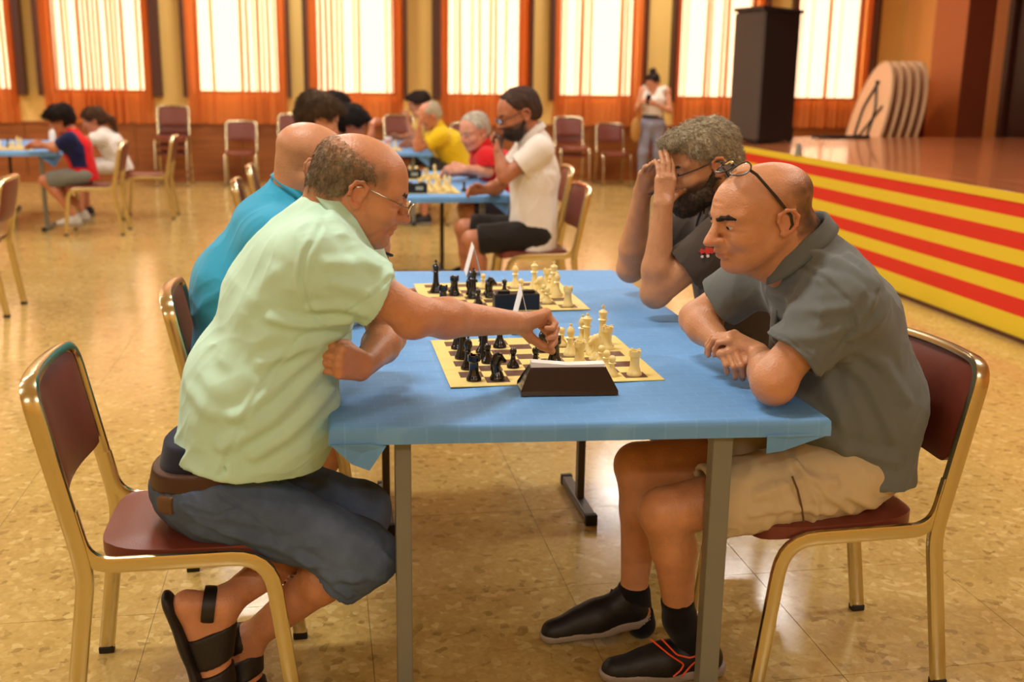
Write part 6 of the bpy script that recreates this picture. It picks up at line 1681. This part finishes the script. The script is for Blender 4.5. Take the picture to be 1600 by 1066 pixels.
    MB().tube([(0, 0, 0.15), (0.03, 0.06, 0.34), (0.12, 0.14, 0.58), (0.2, 0.10, 0.62), (0.26, 0.03, 0.55), (0.12, -0.02, 0.30), (0.02, 0.0, 0.15)], 0.008, 6).build('strap', 'bag_tan', bg, smooth=True)
woman()

# ================================================================== chess sets
def piece_meshes():
    P_ = {}
    P_['pawn'] = [(0, 0), (0.0155, 0), (0.0155, 0.005), (0.0135, 0.008), (0.0115, 0.012), (0.007, 0.018), (0.0055, 0.027), (0.0062, 0.030), (0.0095, 0.031), (0.0062, 0.033), (0.007, 0.035), (0.0088, 0.040), (0.0082, 0.045), (0.0045, 0.049), (0, 0.050)]
    P_['rook'] = [(0, 0), (0.018, 0), (0.018, 0.006), (0.0155, 0.009), (0.014, 0.014), (0.0115, 0.022), (0.0108, 0.042), (0.0122, 0.045), (0.0148, 0.047), (0.0148, 0.060), (0.0112, 0.060), (0.0108, 0.053), (0, 0.053)]
    P_['bishop'] = [(0, 0), (0.018, 0), (0.018, 0.006), (0.015, 0.010), (0.0135, 0.015), (0.008, 0.026), (0.0066, 0.044), (0.012, 0.046), (0.0075, 0.049), (0.0072, 0.051), (0.0105, 0.058), (0.0095, 0.066), (0.005, 0.074), (0.002, 0.076), (0.0034, 0.079), (0.003, 0.082), (0, 0.083)]
    P_['queen'] = [(0, 0), (0.020, 0), (0.020, 0.006), (0.0165, 0.011), (0.015, 0.017), (0.009, 0.032), (0.0075, 0.060), (0.013, 0.062), (0.0085, 0.065), (0.0082, 0.067), (0.0125, 0.084), (0.0095, 0.085), (0.006, 0.089), (0.0035, 0.091), (0.0042, 0.094), (0.003, 0.097), (0, 0.098)]
    P_['king'] = [(0, 0), (0.0205, 0), (0.0205, 0.006), (0.017, 0.011), (0.0155, 0.018), (0.0095, 0.034), (0.008, 0.066), (0.0135, 0.068), (0.009, 0.071), (0.0085, 0.073), (0.0125, 0.088), (0.0115, 0.090), (0.005, 0.094), (0.0022, 0.096), (0, 0.096)]
    P_['knight'] = [(0, 0), (0.018, 0), (0.018, 0.006), (0.0155, 0.009), (0.014, 0.014), (0.0115, 0.019), (0.0105, 0.022), (0, 0.022)]
    out = {}
    for col, mat in (('black', 'black_plastic'), ('white', 'cream_plastic')):
        for k, pr in P_.items():
            m = MB().lathe(pr, 18)
            if k == 'rook':
                for q in range(4):
                    a = q*math.pi/2+0.4; m.box((0.0125*math.cos(a)-0.003, 0.0125*math.sin(a)-0.003, 0.056), (0.0125*math.cos(a)+0.003, 0.0125*math.sin(a)+0.003, 0.063))
            out[(col, k)] = m.mesh(k+'_base', mat, True)
        pr = [rc((-0.003, 0, 0.018), (-0.005, 0, 0.04), 0.0115, 0.0098, 0.01), rc((-0.005, 0, 0.04), (0.002, 0, 0.055), 0.0098, 0.009, 0.01), rc((0.002, 0, 0.055), (0.017, 0, 0.044), 0.009, 0.0052, 0.008),
              rc((-0.003, 0.004, 0.060), (-0.004, 0.005, 0.069), 0.003, 0.001, 0.003), rc((-0.003, -0.004, 0.060), (-0.004, -0.005, 0.069), 0.003, 0.001, 0.003), rc((-0.012, 0, 0.028), (-0.006, 0, 0.06), 0.004, 0.003, 0.006)]
        V, F = sculpt(pr, 0.0022); out[(col, 'knight_head')] = mesh_np('horse_head', V, F, mat)
        m = MB().box((-0.0018, -0.0018, 0.094), (0.0018, 0.0018, 0.108)).box((-0.005, -0.0018, 0.1005), (0.005, 0.0018, 0.104)); out[(col, 'king_cross')] = m.mesh('cross', mat)
    return out
PM = piece_meshes()
def piece(col, kind, x, y, label, group, z=TZ+0.0042, rz=0.0, s=1.0):
    nm = 'chess_'+kind
    if kind in ('knight', 'king'):
        e = empty(nm, (x, y, z)); e.rotation_euler = (0, 0, R(rz)); e.scale = (s, s, s)
        obj('base' if kind == 'knight' else 'body', PM[(col, kind)], e)
        obj('horse_head' if kind == 'knight' else 'cross', PM[(col, 'knight_head' if kind == 'knight' else 'king_cross')], e)
    else:
        e = obj(nm, PM[(col, kind)]); e.location = (x, y, z); e.scale = (s, s, s)
    tag(e, label, 'chess piece', group); return e

def chess_mat(x0, x1, y0, y1, label):
    me = MB().box((x0, y0, 0), (x1, y1, 0.0022)).mesh('chess_mat', 'mat_print')
    cx, cy = (x0+x1)/2, (y0+y1)/2
    for v in me.vertices: v.co.x -= cx; v.co.y -= cy
    o = obj('chess_mat', me); o.location = (cx, cy, TZ+0.0018); tag(o, label, 'chess board', 'roll-up chess boards'); return o

chess_mat(0.300, 0.850, 2.568, 3.060, 'cream and brown roll-up chess board under the reaching hand of the man in green')
chess_mat(0.325, 0.868, 3.435, 3.945, 'cream and brown roll-up chess board before the bearded man')
chess_mat(0.36, 0.90, 7.10, 7.60, 'cream and brown roll-up chess board before the man in white polo')
chess_mat(0.36, 0.90, 8.05, 8.55, 'cream and brown roll-up chess board before the man in red')
chess_mat(0.28, 0.82, 11.2, 11.7, 'cream and brown roll-up chess board before the man in yellow')
chess_mat(-3.28, -2.74, 11.2, 11.7, 'cream and brown roll-up chess board before the boy in red')

def sq(b, c, r):
    x0, x1, y0, y1 = b; ix, iy = 0.065*(x1-x0), 0.05*(y1-y0)
    return x0+ix+(c+0.5)*(x1-x0-2*ix)/8, y0+iy+(r+0.5)*(y1-y0-2*iy)/8
B1 = (0.300, 0.850, 2.568, 3.060); B2 = (0.325, 0.868, 3.435, 3.945)
N1, N2 = 'by the brown clock', 'before the bearded man'
def lay(b, rows, group, where, s=1.0):
    for col, kind, c, r, extra in rows:
        x, y = sq(b, c, r)
        piece(col, kind, x, y, '%s chess %s %s%s' % ('black' if col == 'black' else 'cream', kind, where, (', '+extra) if extra else ''), group, rz=0 if col == 'black' else 180, s=s)
SS = 1.08
lay(B1, [('black', 'rook', 0, 0, 'standing on its corner square'), ('black', 'knight', 1, 0, 'beside the corner rook'), ('black', 'bishop', 0, 2, 'two squares behind the corner rook'), ('black', 'pawn', 2, 2, 'foremost of the black pawns facing the clock'),
         ('black', 'king', 0, 4, 'at the edge below the arm'), ('black', 'pawn', 1, 3, 'beside the tall queen'), ('black', 'queen', 1, 4, 'under the reaching forearm'), ('black', 'pawn', 1, 5, 'under the reaching forearm'), ('black', 'rook', 0, 6, 'under the reaching forearm'),
         ('black', 'bishop', 2, 6, 'beside the white tent card'), ('black', 'knight', 4, 5, 'behind the gripped piece'), ('black', 'pawn', 3, 2, 'beside the gripped piece')],
    'black pieces on the near board', N1, SS)
xg, yg = PZ(866, 570, TZ)[:2]
piece('black', 'rook', xg, yg, 'black chess rook gripped by the man in green', 'black pieces on the near board', s=1.18)
lay(B1, [('white', 'rook', 7, 0, 'alone on its corner square'), ('white', 'pawn', 6, 0, 'next to the corner rook'), ('white', 'pawn', 6, 1, 'second from the corner rook'), ('white', 'pawn', 6, 2, 'third from the corner rook'),
         ('white', 'rook', 5, 2, 'furthest forward of the cream rooks'), ('white', 'bishop', 5, 4, 'beside the gripping fingers'), ('white', 'queen', 6, 5, 'beside the king'), ('white', 'bishop', 6, 6, 'behind the queen'), ('white', 'knight', 6, 3, 'before the queen'),
         ('white', 'pawn', 6, 4, 'right before the queen'), ('white', 'king', 7, 6, 'tallest of the set'), ('white', 'rook', 7, 5, 'right before the king'), ('white', 'pawn', 5, 6, 'furthest from the clock')],
    'cream pieces on the near board', N1, SS)
lay(B2, [('black', 'king', 0, 5, 'tallest of the black set'), ('black', 'pawn', 1, 5, 'beside the king'), ('black', 'rook', 1, 4, ''), ('black', 'knight', 2, 4, 'foremost of two'), ('black', 'queen', 2, 3, ''), ('black', 'knight', 3, 3, 'behind the first'), ('black', 'pawn', 3, 4, 'facing the cream pawn'), ('black', 'pawn', 4, 4, 'furthest forward'),
         ('black', 'pawn', 2, 1, 'near the black clock'), ('black', 'rook', 0, 1, 'in the corner below the arm')], 'black pieces on the far board of the long table', N2, SS)
lay(B2, [('white', 'pawn', 3, 6, 'furthest forward'), ('white', 'bishop', 5, 6, 'standing apart'), ('white', 'pawn', 5, 4, 'before the bishop'), ('white', 'queen', 6, 5, ''), ('white', 'knight', 6, 3, ''), ('white', 'rook', 7, 6, 'in the far corner'), ('white', 'king', 7, 4, ''), ('white', 'bishop', 7, 3, ''), ('white', 'pawn', 6, 2, 'second from the corner rook'), ('white', 'pawn', 6, 1, 'next to the corner rook'),
         ('white', 'rook', 7, 0, 'alone in the near corner'), ('white', 'pawn', 7, 5, 'beside the corner rook')], 'cream pieces on the far board of the long table', N2, SS)
rq = random.Random(3); kinds = ['pawn', 'rook', 'bishop', 'pawn', 'knight', 'queen', 'pawn', 'king', 'bishop', 'pawn', 'rook', 'pawn']
def scatter(b, cells, group, where, col):
    for i, (c, r) in enumerate(cells):
        x, y = sq(b, c, r); k = kinds[i % len(kinds)]
        piece(col, k, x, y, '%s chess %s %s' % ('black' if col == 'black' else 'cream', k, where), k+'s of the '+group, rz=rq.uniform(0, 360), s=1.1)
scatter((0.36, 0.90, 7.10, 7.60), [(5, 1), (6, 2), (4, 3), (6, 4), (5, 5), (7, 1), (7, 3), (6, 6), (7, 6), (5, 3), (4, 5), (7, 5)], 'cream pieces before the man in white', 'on the board before the man in white polo', 'white')
scatter((0.36, 0.90, 7.10, 7.60), [(0, 1), (1, 2), (0, 3), (1, 5)], 'black pieces before the man in white', 'on the board before the man in white polo', 'black')
scatter((0.36, 0.90, 8.05, 8.55), [(5, 1), (6, 2), (4, 3), (6, 4), (5, 5), (7, 1)], 'cream pieces before the man in red', 'on the board before the man in red', 'white')
scatter((0.28, 0.82, 11.2, 11.7), [(5, 1), (6, 2), (4, 3), (6, 4), (5, 5), (7, 1), (7, 3)], 'cream pieces before the man in yellow', 'on the board before the man in yellow', 'white')
scatter((-3.28, -2.74, 11.2, 11.7), [(1, 1), (2, 2), (3, 1), (4, 3), (5, 1), (6, 2), (2, 4), (5, 4)], 'cream pieces before the boy in red', 'on the board before the boy in red', 'white')
scatter((-3.28, -2.74, 11.2, 11.7), [(0, 4), (1, 5), (3, 6)], 'black pieces before the boy in red', 'on the board before the boy in red', 'black')
xp, yp = PZ(725, 300, TZ)[:2]
piece('black', 'pawn', xp, yp, 'captured black pawn standing alone on the blue table by the man in white polo', 'lone captured pawn', s=1.35)

# ------------------------------------------------------------------ clocks, cards, cups
def wedge_clock():
    a, b = PZ(814, 621, TZ), PZ(966, 619, TZ)
    c = (a+b)/2; e = empty('chess_clock', (c[0], c[1], TZ+0.003)); e.rotation_euler = (0, 0, math.atan2(b[1]-a[1], b[0]-a[0]))
    tag(e, 'dark brown wedge-shaped chess clock with a white lever on the blue cloth', 'chess clock')
    hw = np.linalg.norm(b-a)/2
    # cross section (y from the front, z), narrower at the top
    sec = [(0.0, 0.0, 1.0), (0.004, 0.010, 1.0), (0.032, 0.056, 0.80), (0.038, 0.060, 0.785), (0.070, 0.060, 0.785), (0.076, 0.056, 0.80), (0.100, 0.010, 1.0), (0.104, 0.0, 1.0)]
    V = []
    for s in (-1, 1):
        for y, z, k in sec: V.append((s*hw*k, y, z))
    n = len(sec); MB().add(V, [tuple(range(n)), tuple(range(2*n-1, n-1, -1))]+[(i, n+i, n+(i+1) % n, (i+1) % n) for i in range(n)]).build('case', 'clock_brown', e)
    m = MB(); L_ = hw*0.76
    m.add([(-L_, 0.038, 0.0605), (L_, 0.038, 0.0605), (L_, 0.070, 0.0605), (-L_, 0.070, 0.0605), (-L_, 0.038, 0.074), (0, 0.038, 0.066), (L_, 0.038, 0.068), (L_, 0.070, 0.068), (0, 0.070, 0.066), (-L_, 0.070, 0.074)],
          [(3, 2, 1, 0), (0, 1, 6, 5, 4), (4, 5, 8, 9), (5, 6, 7, 8), (2, 3, 9, 8, 7), (1, 2, 7, 6), (3, 0, 4, 9)]); m.build('lever', 'white_plastic', e)
    MB().box((-hw*0.82, 0.010, -0.003), (hw*0.82, 0.09, 0.0), 0.001).build('base_pad', 'rubber', e)
wedge_clock()
def box_clock(x, y, rz, w, h, label, disp=True):
    e = empty('chess_clock', (x, y, TZ+0.003), R(rz)); tag(e, label, 'chess clock', 'black box chess clocks')
    MB().box((-w/2, -0.03, 0), (w/2, 0.03, h), 0.004).build('case', 'clock_black', e)
    for s in (-1, 1): MB().box((s*w*0.28-0.02, -0.012, h), (s*w*0.28+0.02, 0.012, h+0.008), 0.002).build('button', 'clock_black', e)
    if disp: MB().box((-0.02+w*0.12, -0.0315, h*0.35), (0.03+w*0.12, -0.029, h*0.72), 0.0005).build('display', 'lcd', e)
q = PZ(806, 484, TZ); box_clock(q[0], q[1]-0.0, -1, 0.15, 0.055, 'black box chess clock at the near edge of the bearded man\'s board', False)
q = PZ(650, 303, TZ); box_clock(q[0], q[1]+0.03, 0, 0.15, 0.062, 'black box chess clock with a small display by the man in white polo')
q = PZ(643, 280, TZ); box_clock(q[0], q[1]+0.03, 0, 0.15, 0.062, 'black box chess clock with a small display by the man in red')
def tent(x, y, hgt, ln, sp, label, rz=0):
    e = empty('tent_card', (x, y, TZ+0.002), R(rz)); tag(e, label, 'table card', 'white tent cards on the long table')
    for s in (-1, 1):
        t = 0.0012; V = []
        for yy in (-ln/2, ln/2): V += [(s*sp, yy, 0), (s*sp-s*t*1.6, yy, 0), (0-s*t*0.6, yy, hgt-0.002), (0, yy, hgt)]
        MB().add(V, [(0, 1, 2, 3), (7, 6, 5, 4), (0, 3, 7, 4), (1, 5, 6, 2), (0, 4, 5, 1), (3, 2, 6, 7)]).build('card_panel', 'white_card', e)
q = PZ(822, 522, TZ); tent(q[0]-0.004, q[1]+0.07, 0.125, 0.17, 0.030, 'white folded tent card between the two boards', -8)
q = PZ(742, 432, TZ); tent(q[0], q[1]+0.06, 0.115, 0.14, 0.030, 'white folded tent card behind the bearded man\'s board', -4)
def cup(x, y, label, mat, grp=None):
    e = empty('cup', (x, y, TZ+0.001)); tag(e, label, 'cup', grp)
    MB().lathe([(0, 0), (0.028, 0), (0.038, 0.10), (0.036, 0.10), (0.027, 0.005), (0, 0.005)], 20).build('cup_wall', 'white_plastic', e, smooth=True)
    MB().lathe([(0.0305, 0.022), (0.036, 0.075), (0.0367, 0.075), (0.0312, 0.022)], 20).build('band', mat, e, smooth=True)
cup(0.72, 11.9, 'pink and white paper cup on the table of the man in yellow', 'pink_plastic')
def bottle(x, y, label):
    e = empty('bottle', (x, y, TZ+0.001)); tag(e, label, 'bottle')
    MB().lathe([(0, 0), (0.032, 0), (0.033, 0.10), (0.028, 0.14), (0.014, 0.17), (0.014, 0.185), (0, 0.185)], 18).build('body', 'white_plastic', e, smooth=True)
    MB().lathe([(0, 0.185), (0.017, 0.185), (0.017, 0.21), (0, 0.21)], 14).build('cap', 'pink_plastic', e, smooth=True)
bottle(-2.70, 11.95, 'white bottle with a pink cap on the table of the boy in red')
